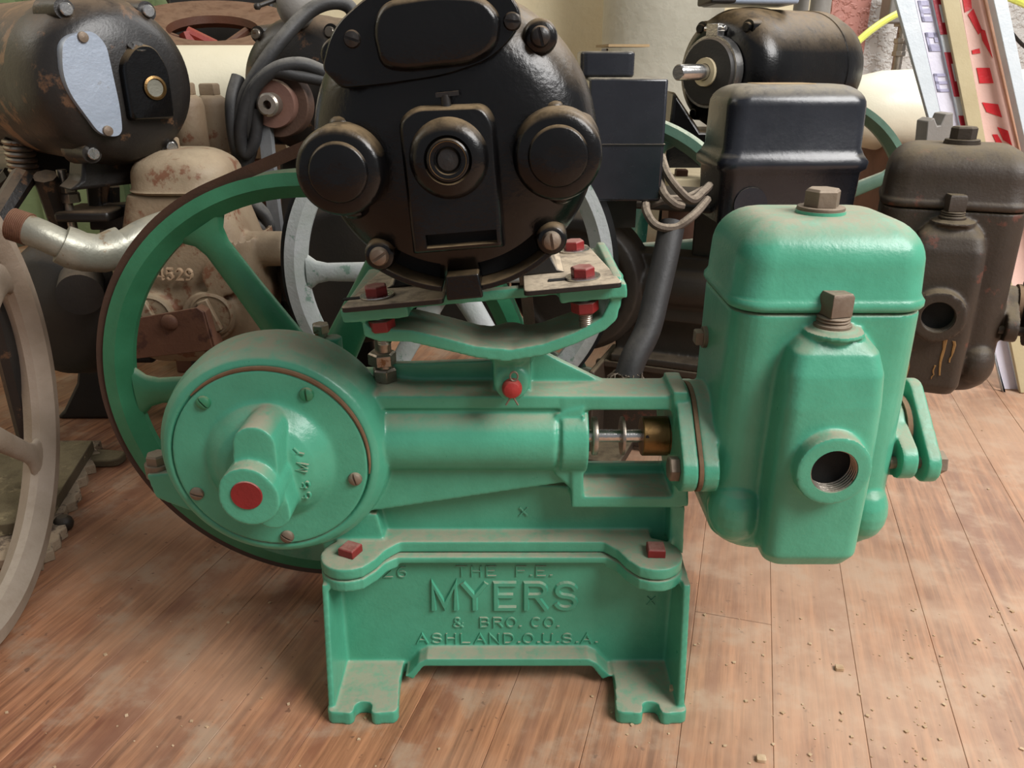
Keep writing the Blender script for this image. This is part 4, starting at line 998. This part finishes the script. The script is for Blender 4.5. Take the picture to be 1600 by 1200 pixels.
# the low stack of boards under it
BD = thing('board', 'dusty old board with a flaking edge under the left machinery', 'board', (P(60, 760, .55).x, .62, 0))
c = [PZ(145, 688, .022), PZ(-260, 700, .022), PZ(-260, 850, .022), PZ(66, 812, .022)]
BRD = painted('dusty_board', (96, 84, 62), (76, 64, 48), dust=(128, 116, 88), damt=.8, rough=.9, scale=30, patch=.12, pcol=(168, 152, 118), bump=.8)
B().prismz([(p.x, p.y) for p in c], .010, .022).build('top_layer', BRD, BD, bevel=.001)
pts = []
rb = random.Random(9)
for k in range(26):
    t = k/25; p = PZ(150, 690, .008).lerp(PZ(58, 880, .008), t); d = rb.uniform(-.004, .010); pts.append((p.x + .004 + d, p.y - d*.3))
FLK = painted('flaking_edge', (170, 150, 126), (140, 122, 100), dust=(190, 172, 148), damt=.3, rough=.9, scale=60, patch=.3, pcol=(74, 58, 48), bump=1)
B().prismz(pts + [(PZ(-260, 880, 0).x, PZ(-260, 880, 0).y), (PZ(-260, 700, 0).x, PZ(-260, 700, 0).y)], 0, .010).build('bottom_layer', FLK, BD, bevel=.001)
p = PZ(165, 712, .01); b = B().prismz(rnd([(p.x-.03, p.y-.010, .01), (p.x+.016, p.y-.008, .01), (p.x+.018, p.y+.014, .01), (p.x-.02, p.y+.02, .01)]), 0, .009); b.build('broken_corner', BRD, BD, bevel=.002)
p = PZ(100, 820, .006); tag(B().sph((p.x, p.y, .008), (.009, .008, .008), 12).build('nut', DARK), 'small dark nut beside the flaking board edge', 'nut')

# ================================================================ MIDDLE PUMP BEHIND (white wheel)
MP = thing('water_pump', 'dark pump directly behind the green one, with a flaking white flywheel', 'pump', (P(700, 500, .75).x, .78, 0))
cw = P(703, 425, .665)
wheel(MP, Matrix.Translation((cw.x, .665, cw.z)), .1375, .020, WHITEW, 6, math.radians(0), .022, spw=.009)
B().band(circ(cw.x, cw.z, .143, 140), .0055, .672-.007, .672+.007).build('drive_belt', BELT_K, MP)
b = B()
b.lathe([(0, .73), (.06, .73), (.072, .745), (.072, .80), (0, .82)], (cw.x-.10, 0, cw.z-.02), (0, 1, 0), 48)
b.box((cw.x-.05, .80, cw.z-.045), (.20, .07, .09)); b.cyl((cw.x-.1, .775, cw.z), (cw.x+.04, .775, cw.z), .035)
b.build('frame', DARK, MP, voxel=.003, sm=4)
b = B().box((cw.x-.05, .80, .045), (.18, .02, .09)).box((cw.x-.14, .80, .05), (.012, .10, .10)).box((cw.x+.04, .80, .05), (.012, .10, .10)); b.build('pedestal', DARK, MP, bevel=.003)
p = P(655, 500, .72); B().lathe([(.014, 0), (.019, 0), (.019, .02), (.014, .02)], (p.x, .715, p.z), (0, 1, 0), 32, True).build('port_ring', RUST, MP)
B().cyl((p.x, .722, p.z), (p.x, .74, p.z), .015).build('port_bore', HOLE, MP)
B().cyl((cw.x, .64, cw.z), (cw.x, .80, cw.z), .010).build('shaft', STEEL, MP)
b = B().box((cw.x-.02, .80, cw.z+.025), (.10, .06, .08)); b.build('mount', DARK, MP, bevel=.003)
# grey crate-like box left of it: small fittings seen between the spokes
p = P(400, 385, .80); b = B().box((p.x, .82, p.z), (.085, .04, .028)); b.build('cross_bar', GREYPIPE, MP, bevel=.002)
p = P(420, 420, .78); B().cyl((p.x-.02, .78, p.z), (p.x+.03, .78, p.z), .008).build('pipe_stub', STEEL, MP)
for x0 in (392, 425, 440): a = P(x0, 410, .80); B().tube([a, Vector((a.x, .80, 0))], .007, 8).build('standpipe', BLACK_OLD, MP)

# ================================================================ MOTOR WITH CABLES, CENTRE LEFT
CM = thing('electric_motor', 'black motor wound round with cables, brown step pulley on its shaft', 'motor', (P(465, 140, .86).x, .90, 0))
cc = P(462, 135, .86)
MCm = Matrix.Translation((cc.x, .86, cc.z)) @ Matrix.Rotation(math.radians(-104), 4, 'Z') @ Matrix.Translation((-.14, 0, 0))
end_motor(CM, MCm, .0685, .14, BLACK_OLD, BLACK_OLD, (52, 130, 232, 310), STEEL)
b = B(); Sm = MCm @ Matrix.Translation((.14, 0, 0))
xx = .0
pul = P(432, 162, .80)
b.lathe([(0, 0), (.030, 0), (.031, -.002), (.030, -.004), (.026, -.008), (.030, -.014), (.031, -.017), (.0, -.017)], (pul.x, .80, pul.z), (-.12, -1, 0), 48)
pu = b.build('pulley', BELT_B, CM, ang=40)
B().lathe([(0, 0), (.0215, 0), (.022, .008), (.021, .0105), (0, .0105)], (pul.x, .80, pul.z), (-.12, -1, 0), 40).build('pulley_hub', painted('brown_metal', (128, 96, 84), (108, 78, 68), rough=.4, metal=.3), pu)
B().lathe([(.004, .008), (.0105, .008), (.0105, .021), (.0085, .0225), (.004, .0225)], (pul.x, .80, pul.z), (-.12, -1, 0), 32, True).build('shaft_nut', STEEL, pu)
B().cyl((pul.x, .80, pul.z), (cc.x, .88, cc.z), .012).build('shaft', STEEL, CM)
b = B().box((cc.x+.01, .93, .15), (.09, .10, .012)); zz = cc.z - .066
b = B().prism([(cc.x-.06, 0), (cc.x+.06, 0), (cc.x+.035, zz), (cc.x-.035, zz)], .90, .96); b.build('stand', DARK, CM, bevel=.004)
B().sph(P(462, 5, .86), (.019, .019, .024)).build('capacitor', GREYPIPE, CM)
a, c = P(402, 10, .84), P(440, -4, .86); B().tube([a, c], .0022, 8).sph(a, .0036, 10).build('lever', DARK, CM)
# grey belt hanging from the pulley
lp = []
gb = W((410, 165, .797), (414, 200, .795), (424, 300, .79), (437, 400, .785), (447, 470, .78), (452, 520, .78), (462, 470, .785), (455, 380, .79), (446, 300, .795), (436, 196, .795))
v = gb; b = B(); rg = []
for i in range(5):
    p = gb[i]; rg.append([p + Vector((-.0065, 0, 0)), p + Vector((.0055, -.003, 0)), p + Vector((.0065, .005, 0)), p + Vector((-.0065, .006, 0))])
b.rings(rg); o = b.build('hanging_belt', BELT_G); tag(o, 'grey drive belt hanging from the brown pulley', 'belt')
CB = thing('cable', 'coil of thick black cable looped over the motor with the brown pulley', 'cable', (cc.x, .8, 0))
wires('cable_loop', [W((372, 120, .80), (362, 160, .79), (366, 215, .79), (378, 255, .80), (392, 235, .80), (388, 190, .79), (396, 140, .785), (430, 108, .785), (470, 100, .79), (505, 112, .80))], .0062, RUBBER, CB, 12)
wires('cable_loop', [W((560, 40, .84), (545, 10, .84), (515, 4, .83), (480, 20, .82), (440, 62, .80), (405, 110, .79), (380, 160, .79), (372, 210, .79), (380, 258, .80), (396, 262, .81))], .0066, RUBBER, CB, 12)
wires('cable_loop', [W((505, 125, .80), (465, 118, .79), (425, 112, .785), (394, 140, .785), (376, 200, .785), (382, 240, .79), (398, 220, .79), (402, 170, .79))], .0058, BELT_K, CB, 12)
wires('cable_tail', [W((392, 262, .81), (382, 300, .80), (400, 322, .79), (418, 340, .79), (424, 362, .79), (402, 352, .79), (384, 330, .79), (386, 380, .79), (388, 470, .79))], .0068, RUBBER, CB, 12)

# ================================================================ HANDWHEEL, POST, TANK, CYLINDERS
HW = thing('handwheel', 'brown painted flat handwheel on a slanted red post by the green framework', 'handwheel', (P(330, 50, 1.25).x, 1.25, 0))
hc = P(333, 48, 1.2); HWM = Matrix.Translation(hc) @ Matrix.Rotation(math.radians(4), 4, 'Y') @ Matrix.Rotation(math.radians(17), 4, 'X')
b = B().lathe([(.122, -.010), (.116, -.014), (.066, -.014), (.058, -.006), (.060, .004), (.116, .010), (.122, .004)], (0, 0, 0), (0, 0, 1), 72, True)
rimw = b.xf(HWM).build('rim', MAHOG, HW, ang=50)
for a in (60, 180, 300):
    t = math.radians(a); B().tube([Vector((0, 0, -.030)), Vector((.062*math.cos(t), .062*math.sin(t), -.012))], [.007, .006], 10).xf(HWM).build('spoke', MAHOG, HW)
B().cyl((0, 0, -.045), (0, 0, -.022), .014).xf(HWM).build('hub', MAHOG, HW)
pa = HWM @ Vector((0, 0, -.02)); pb = P(315, 115, 1.22)
d = (P(318, 118, 1.2) - P(292, 52, 1.2)); a = P(292, 50, 1.2)
e = a + d * (a.z / -d.z)
B().tube([a, Vector((e.x, 1.2, 0))], .012, 4).build('post', REDPOST, HW)['label'] = 'slanted red post'
B().tube([a, pa], .008, 8).build('arm', REDPOST, HW)
mbx = P(350, 80, 1.35); MB_ = B().box((mbx.x, 1.42, mbx.z/2+.05), (.16, .12, mbx.z+.1)).build('cabinet', BLACK_FLAT, bevel=.004)
tag(MB_, 'dark upright cabinet behind the brown handwheel', 'cabinet')
TK = thing('tank', 'cream horizontal tank behind two rusty canisters at upper left', 'tank', (P(300, 170, 1.1).x, 1.1, 0))
t0 = P(200, 168, 1.02); t1 = P(440, 168, 1.02); Rt = .070
B().lathe([(0, -.02), (Rt*.6, -.012), (Rt*.92, .006), (Rt, .03), (Rt, t1.x-t0.x), (Rt*.9, t1.x-t0.x+.02), (0, t1.x-t0.x+.03)], (t0.x-.02, 1.065, t0.z), (1, 0, 0), 56).build('shell', CREAMT, TK, ang=50)
for x in (t0.x+.04, t1.x-.06): B().prism([(x-.04, 0), (x+.04, 0), (x+.03, t0.z-.06), (x-.03, t0.z-.06)], 1.03, 1.10).build('saddle', WOODR, TK, bevel=.003)
for k, (px, r) in enumerate(((295, .0180), (334, .0172))):
    yc_ = .90 + .048*k
    p = P(px, 190, yc_); z1 = P(px, 148, yc_).z; z0 = P(px, 238, yc_).z
    o = thing('iron_canister', 'rusty upright iron canister, %s of the pair before the cream tank' % ('left' if k == 0 else 'right'), 'canister', (p.x, yc_, 0), 'upright rusty canisters')
    b = B().lathe([(0, z0), (r*.8, z0), (r, z0+.006), (r, z1-.012), (r*.9, z1-.004), (r*.6, z1), (0, z1)], (p.x, yc_, 0), (0, 0, 1), 32)
    b.build('barrel', RUST, o, ang=60)
    B().bolt((p.x, yc_, z1), (0, 0, 1), .012, .012, 4, .7).build('cap', RUST, o, bevel=.0006)
    B().cyl((p.x, yc_, 0), (p.x, yc_, z0), .010).build('stem', RUST_D, o)

# ================================================================ RIGHT BACK: motor with shaft
DM = thing('electric_motor', 'black motor with bare shaft and clamp ring, grey box on top, at upper right', 'motor', (P(1180, 110, 1.0).x, 1.02, 0))
dc = P(1152, 112, 1.0)
MD = Matrix.Translation((dc.x, 1.0, dc.z)) @ Matrix.Rotation(math.radians(-142), 4, 'Z') @ Matrix.Translation((-.12, 0, 0))
dbell = end_motor(DM, MD, .0685, .155, BLACK, BLACK, (55, 125, 235, 305), BLACK, True)
B().lathe([(0, .150), (.030, .150), (.034, .158), (.036, .172), (.034, .176), (.016, .177), (.013, .172), (0, .172)], (0, 0, 0), (1, 0, 0), 48).xf(MD).build('hub', BLACK_FLAT, dbell)
B().lathe([(.036, .160), (.0385, .160), (.0385, .172), (.036, .172)], (0, 0, 0), (1, 0, 0), 48, True).xf(MD).build('clamp_ring', BRIGHT, dbell)
B().box((.166, 0, .043), (.012, .016, .014)).cyl((.166, -.014, .045), (.166, .014, .045), .003).xf(MD).build('clamp_screw', BRIGHT, dbell, bevel=.0005)
B().lathe([(.009, .170), (.0155, .176), (.0150, .180), (.009, .180)], (0, 0, 0), (1, 0, 0), 32, True).xf(MD).build('seal_ring', CREAMPLATE, dbell)
B().lathe([(0, .15), (.0085, .15), (.0085, .222), (.0075, .2235), (0, .2235)], (0, 0, 0), (1, 0, 0), 28).xf(MD).build('shaft', BRIGHT, dbell)
g0 = P(1178, 0, .98)
bx = B().box((g0.x+.005, 1.02, dc.z+.0685+.027), (.095, .07, .05)); bx.build('terminal_box', GREYBOX, DM, bevel=.003)
B().box((g0.x-.037, 1.0, dc.z+.094), (.028, .07, .047)).build('box_side', BLACK_FLAT, DM, bevel=.002)
p0 = P(1092, 160, 1.0); b = B()
zd = dc.z
b.prism([(dc.x-.085, .16), (dc.x-.075, zd-.02), (dc.x-.04, zd-.065), (dc.x+.10, zd-.065), (dc.x+.12, .16)], .985, 1.06)
b.build('cradle', BLACK, DM, bevel=.004)
B().box((dc.x+.02, 1.03, .08), (.20, .10, .16)).build('stand', DARK, DM, bevel=.004)
# cream board with bolt
p = P(1062, 285, .93); CBd = thing('board', 'cream painted block with a square bolt, between the two black boxes', 'board', (p.x, .95, 0))
ztb = P(1060, 268, .95).z
B().prismz([(P(1042, 280, .9).x, .885), (P(1092, 280, .9).x+.02, .885), (P(1092, 280, .9).x+.03, 1.0), (P(1052, 280, .9).x, 1.0)], ztb-.016, ztb).build('plate', CREAMPLATE, CBd, bevel=.001)
B().box((P(1070, 300, .94).x, .945, (ztb-.016)/2), (.04, .04, ztb-.016)).build('post', WOODR, CBd)
q = P(1060, 272, .93); B().bolt((q.x, .915, ztb), (0, 0, 1), .009, .007, 4, .75).build('bolt', RUST_D, CBd)
# teal valve chest further back
tz = P(1048, 200, 1.2).z; tx = P(1040, 230, 1.2).x
TL = thing('water_pump', 'small teal green pump box glimpsed behind the pale wheel rim', 'pump', (tx, 1.22, 0))
lst = [(0.10, .034, .03), (tz-.05, .036, .03), (tz-.048, .038, .032), (tz-.043, .038, .032), (tz-.041, .036, .03), (tz-.012, .035, .03), (tz-.003, .030, .026), (tz, .02, .018)]
B().rings(tank_rings(tx, 1.22, lst, .01)).build('valve_chest', TEAL, TL, ang=60)
B().box((tx, 1.22, .05), (.12, .08, .10)).build('pedestal', TEAL, TL, bevel=.003)
gp = P(1072, 240, 1.35); GR_ = B().lathe([(0, 0), (.05, 0), (.046, .12), (.030, .17), (.016, gp.z-.0), (0, gp.z)], (gp.x, 1.37, 0), (0, 0, 1), 28).build('pipe_cone', GREYPIPE)
tag(GR_, 'grey tapering pipe foot right of the teal pump box', 'pipe')
# pale wheel at right
rw = P(1240, 338, 1.20)
RW = thing('flywheel', 'pale green flywheel rim showing right of the rounded black casing', 'flywheel', (rw.x, 1.21, 0))
wheel(RW, Matrix.Translation((rw.x, 1.21, rw.z)), .174, .034, PALEG, 6, .4)
B().prism([(rw.x-.07, 0), (rw.x+.07, 0), (rw.x+.02, rw.z+.015), (rw.x-.02, rw.z+.015)], 1.24, 1.27).cyl((rw.x, 1.20, rw.z), (rw.x, 1.27, rw.z), .012).build('bearing_stand', DARK, RW, bevel=.003)
rw2 = P(1300, 400, .90)
# white tank and its block
WT = thing('tank', 'ivory white horizontal tank by the stippled wall at right', 'tank', (P(1420, 170, 1.4).x, 1.4, 0))
a = P(1308, 172, 1.4); Rt = P(1420, 111, 1.4).z - P(1420, 240, 1.4).z; Rt /= 2; zc_ = P(1420, 174, 1.4).z
B().lathe([(0, 0), (Rt*.5, .006), (Rt*.82, .03), (Rt*.97, .075), (Rt, .12), (Rt, .62), (Rt*.9, .68), (0, .72)], (a.x, 1.42, zc_), (1, 0, 0), 64).build('shell', WTANK, WT, ang=60)
z_ = zc_ - Rt*.93
B().prism(rnd([(a.x+.08, 0), (a.x+.20, 0), (a.x+.22, z_+.02, .01), (a.x+.08, z_+.01)]), 1.34, 1.50).build('support_block', WOODR, WT, bevel=.004)
B().prism(rnd([(a.x+.45, 0), (a.x+.58, 0), (a.x+.58, z_+.01), (a.x+.45, z_+.01)]), 1.34, 1.50).build('support_block', WOODR, WT, bevel=.004)
# pipes and fittings on the wall
VP = thing('pipe', 'thin grey standpipe with valve fittings on the stippled wall above the ivory tank', 'pipe', (P(1408, 60, 1.9).x, 1.9, 0))
x = P(1408, 60, 1.9).x; zz = lambda py: P(1408, py, 1.9).z
B().cyl((x, 1.9, zz(200)), (x, 1.9, zz(20)), .010).build('tube', STEEL, VP)
for py, r, h_ in ((30, .020, .03), (36, .017, .012), (64, .015, .010), (72, .013, .022), (84, .015, .010)):
    B().cyl((x, 1.9, zz(py)-h_/2), (x, 1.9, zz(py)+h_/2), r, n=8).build('fitting', STEEL, VP, bevel=.0008)
B().box((x-.018, 1.9, zz(5)), (.055, .05, .08)).build('valve_box', GREYPIPE, VP, bevel=.003)
for k, px in enumerate((1248, 1278)):
    yp = 1.56 - .07*k; x = P(px, 40, yp).x; z_ = P(px, 44 + 4*k, yp).z
    o = thing('pipe', 'grey capped pipe %s behind the black motor' % ('left of the pair' if k == 0 else 'right of the pair, thicker,'), 'pipe', (x, yp, 0), 'grey pipes by the pink wall')
    B().cyl((x, yp, 0), (x, yp, .75), .017 if k else .013, n=20).build('tube', GREYPIPE, o)
    B().cyl((x, yp, z_ - .012), (x, yp, z_+.012), .024 if k else .017, n=20).build('collar', GREYPIPE, o, bevel=.002)
o = wires('cable', [W((1280, -30, 1.7), (1290, 30, 1.7), (1306, 90, 1.7), (1308, 140, 1.6), (1300, 190, 1.5))], .0035, GREYPIPE); tag(o, 'thin grey cable hanging down the pink wall strip', 'cable')
YT = thing('hose', 'yellow plastic tube arching from a round fitting up to the right', 'hose', (P(1296, 125, 1.32).x, 1.32, 0))
wires('tube', [W((1296, 122, 1.32), (1320, 86, 1.34), (1360, 48, 1.36), (1405, 20, 1.38), (1470, -5, 1.4), (1560, -8, 1.45), (1640, 25, 1.5), (1700, 45, 1.5))], .0055, TUBE_Y, YT)
p = P(1291, 128, 1.32); B().sph(p, .018, 16).cyl((p.x, p.y, p.z-.03), (p.x, p.y, p.z), .014, n=8).cyl((p.x, p.y, 0), (p.x, p.y, p.z-.02), .008).build('fitting', RUST, YT)
o = wires('cable', [W((1580, 50, 1.9), (1600, 72, 1.9), (1640, 100, 1.9))], .004, DARK); tag(o, 'short dark cable on the wall at the right edge', 'cable')

# ================================================================ LEANING STRIPS AT THE RIGHT
def strip(name, pts, Y0, Y1, th, mat, parent=None, bevel=.0006):
    """pts: top-left, top-right, bottom-right, bottom-left in the view; a board leaning from Y0 (top) to Y1 (bottom)"""
    tl, tr, br, bl = [P(x, y, Y) for (x, y), Y in zip(pts, (Y0, Y0, Y1, Y1))]
    n = (tr-tl).cross(bl-tl).normalized()
    if n.y < 0: n = -n
    bl = tl + (bl-tl)*((tl.z-.001)/(tl.z-bl.z)); br = tr + (br-tr)*((tr.z-.001)/(tr.z-br.z))
    return B().rings([[tl, tr, br, bl], [p + n*th for p in (tl, tr, br, bl)]]).build(name, mat, parent, bevel=bevel)
def onstrip(pts, Y0, Y1):                # bilinear point on such a board: u across, v down
    tl, tr, br, bl = [P(x, y, Y) for (x, y), Y in zip(pts, (Y0, Y0, Y1, Y1))]
    n = (tr-tl).cross(bl-tl).normalized(); n = -n if n.y > 0 else n
    return lambda u, v, h=0.0: tl.lerp(tr, u).lerp(bl.lerp(br, u), v) + n*h
YA, YB = 1.03, 1.0
S1 = thing('sign_strip', 'white plastic channel strip with lilac film, leftmost of the leaning strips', 'sign', (P(1440, 300, .9).x, .9, 0))
f1 = ((1389, -40), (1420, -40), (1489, 262), (1473, 262)); strip('channel', f1, YA, YB, .006, WPLAST, S1)
f2 = ((1420, -40), (1448, -40), (1515, 262), (1489, 262)); strip('film', f2, YA+.008, YB+.008, .003, LILAC, S1)
F2 = onstrip(f2, YA+.008, YB+.008)
def quad_on(F, quads, h, parent, name, mat, th=.0006):
    b = B()
    for q in quads:
        b.rings([[F(u, v, h) for u, v in q], [F(u, v, h+th) for u, v in q]])
    return b.build(name, mat, parent, smooth=False)
def R_(u0, v0, u1, v1): return [(u0, v0), (u1, v0), (u1, v1), (u0, v1)]
quad_on(F2, [R_(.15, .13, .75, .155), R_(.15, .17, .75, .195), R_(.15, .21, .75, .235), R_(.15, .13, .3, .235)], .0004, S1, 'printed_letter', LILAC_D)
quad_on(F2, [R_(.15, .29, .8, .315), R_(.15, .35, .8, .385), R_(.15, .29, .3, .385), R_(.6, .29, .8, .34)], .0004, S1, 'printed_letter', LILAC_D)
quad_on(F2, [R_(.1, .50, .8, .515), R_(.1, .54, .8, .555), R_(.1, .58, .8, .595), R_(.1, .50, .28, .595)], .0004, S1, 'printed_letter', LILAC_D)
S2 = thing('sign_strip', 'narrow crimson and white strip between the lilac film and the tan board', 'sign', (P(1500, 300, .9).x, .9, 0))
f3 = ((1448, -40), (1465, -40), (1526, 262), (1515, 262)); strip('backing', f3, YA+.004, YB+.004, .004, WPLAST, S2)
F3 = onstrip(f3, YA+.004, YB+.004)
quad_on(F3, [R_(0, .05, 1, .30)], .0004, S2, 'crimson_panel', CRIMSON); quad_on(F3, [R_(0, .39, 1, .62)], .0004, S2, 'crimson_panel', CRIMSON); quad_on(F3, [R_(0, .72, 1, .98)], .0004, S2, 'crimson_panel', CRIMSON)
for v0 in (.15, .45): quad_on(F3, [R_(.45, v0, 1, v0+.09)], .0011, S2, 'white_notch', WPLAST)
f4 = ((1465, -40), (1492, -40), (1548, 262), (1525, 262)); o = strip('board', f4, YA-.004, YB-.004, .005, TANBOARD); tag(o, 'tan painted narrow board leaning between crimson and red strips', 'board')
S3 = thing('sign_strip', 'translucent pink strip with bright red bars, leaning at the right edge', 'sign', (P(1570, 300, .9).x, .9, 0))
f5 = ((1492, -40), (1530, -40), (1600, 262), (1547, 262)); strip('film', f5, YA+.006, YB+.006, .004, PINKW, S3)
F5 = onstrip(f5, YA+.006, YB+.006)
for q in ([(.12, .10), (.45, .10), (.40, .17), (.10, .19)], [(.2, .20), (.45, .17), (.62, .28), (.45, .30)], [(.55, .27), (.72, .28), (.78, .42), (.55, .33)], [(.10, .38), (.38, .37), (.38, .395), (.10, .40)],
          [(.15, .47), (.60, .47), (.62, .55), (.15, .55)], [(.12, .65), (.62, .66), (.66, .73), (.20, .70)], [(.45, .78), (.75, .80), (.78, .88), (.55, .85)], [(.25, .82), (.40, .82), (.70, .96), (.45, .96)]):
    quad_on(F5, [q], .0004, S3, 'red_bar', REDF)
f6 = ((1529, -40), (1543, -40), (1612, 262), (1599, 262)); strip('edge_band', f6, YA+.003, YB+.003, .003, painted('peach_edge', (224, 176, 146), rough=.4, damt=0), S3)
f7 = ((1544, -40), (1566, -40), (1628, 262), (1611, 262)); o = strip('strip', f7, YA-.02, YB-.02, .012, WPLAST); tag(o, 'plain white enamelled strip, rightmost of the leaning strips', 'strip')
# small dark clip blocks in front of the strips
p0 = P(1450, 222, .86)
CL = thing('clip', 'dark metal clip standing behind the brown pump lid', 'clip', (p0.x, .86, 0))
B().prism(rnd(PX([(1446, 230), (1450, 190, 5), (1460, 184, 4), (1465, 197, 4), (1470, 196), (1478, 178, 4), (1490, 176, 4), (1490, 240), (1446, 240)], .86)), .86, .885).build('jaw', GREYPIPE, CL, bevel=.001)
B().box((P(1470, 240, .87).x, .872, P(1470, 238, .87).z/2), (.02, .02, P(1470, 238, .87).z)).build('stem', DARK, CL)
# ================================================================ CRUMBS
rb = random.Random(21); b = B()
for k in range(330):
    px = rb.uniform(-50, 1650); py = 620 + 600 * rb.random()
    if rb.random() < .55: px = rb.uniform(950, 1600); py = rb.uniform(950, 1220)
    q = PZ(px, py); 
    s_ = .0004 + .0011 * rb.random()**2; a = rb.random()*6
    b.rings([[q + Vector((s_*math.cos(a+t)*rb.uniform(.7, 1.4), s_*math.sin(a+t), z*s_*.7)) for t in (0, 1.6, 3.1, 4.7)] for z in (0, 1)])
CR = painted('wood_crumb', (206, 180, 148), (170, 138, 104), damt=.2, rough=.9, scale=300)
o = b.build('sawdust_crumbs', CR, smooth=False); tag(o, 'pale sawdust and wood crumbs scattered over the planks', 'crumbs', kind='stuff')
for px, py, s_, lb in ((1311, 1046, .0032, 'pale wood chip on the planks right of the pedestal, the larger curled one'), (1052, 1078, .0030, 'grey crumb of dirt resting on the right pedestal foot'), (1189, 1188, .0032, 'pale chip lying at the bottom edge of the picture')):
    z0 = .010 if px == 1052 else 0; q = PZ(px, py, z0)
    o = B().prismz(rnd([(q.x-s_, q.y-s_*.6, s_*.3), (q.x+s_*.8, q.y-s_*.8, s_*.3), (q.x+s_, q.y+s_*.7, s_*.4), (q.x-s_*.7, q.y+s_*.9, s_*.3)], 3), z0, z0+s_*.8).build('wood_chip', CR, bevel=.0003); tag(o, lb, 'chip')
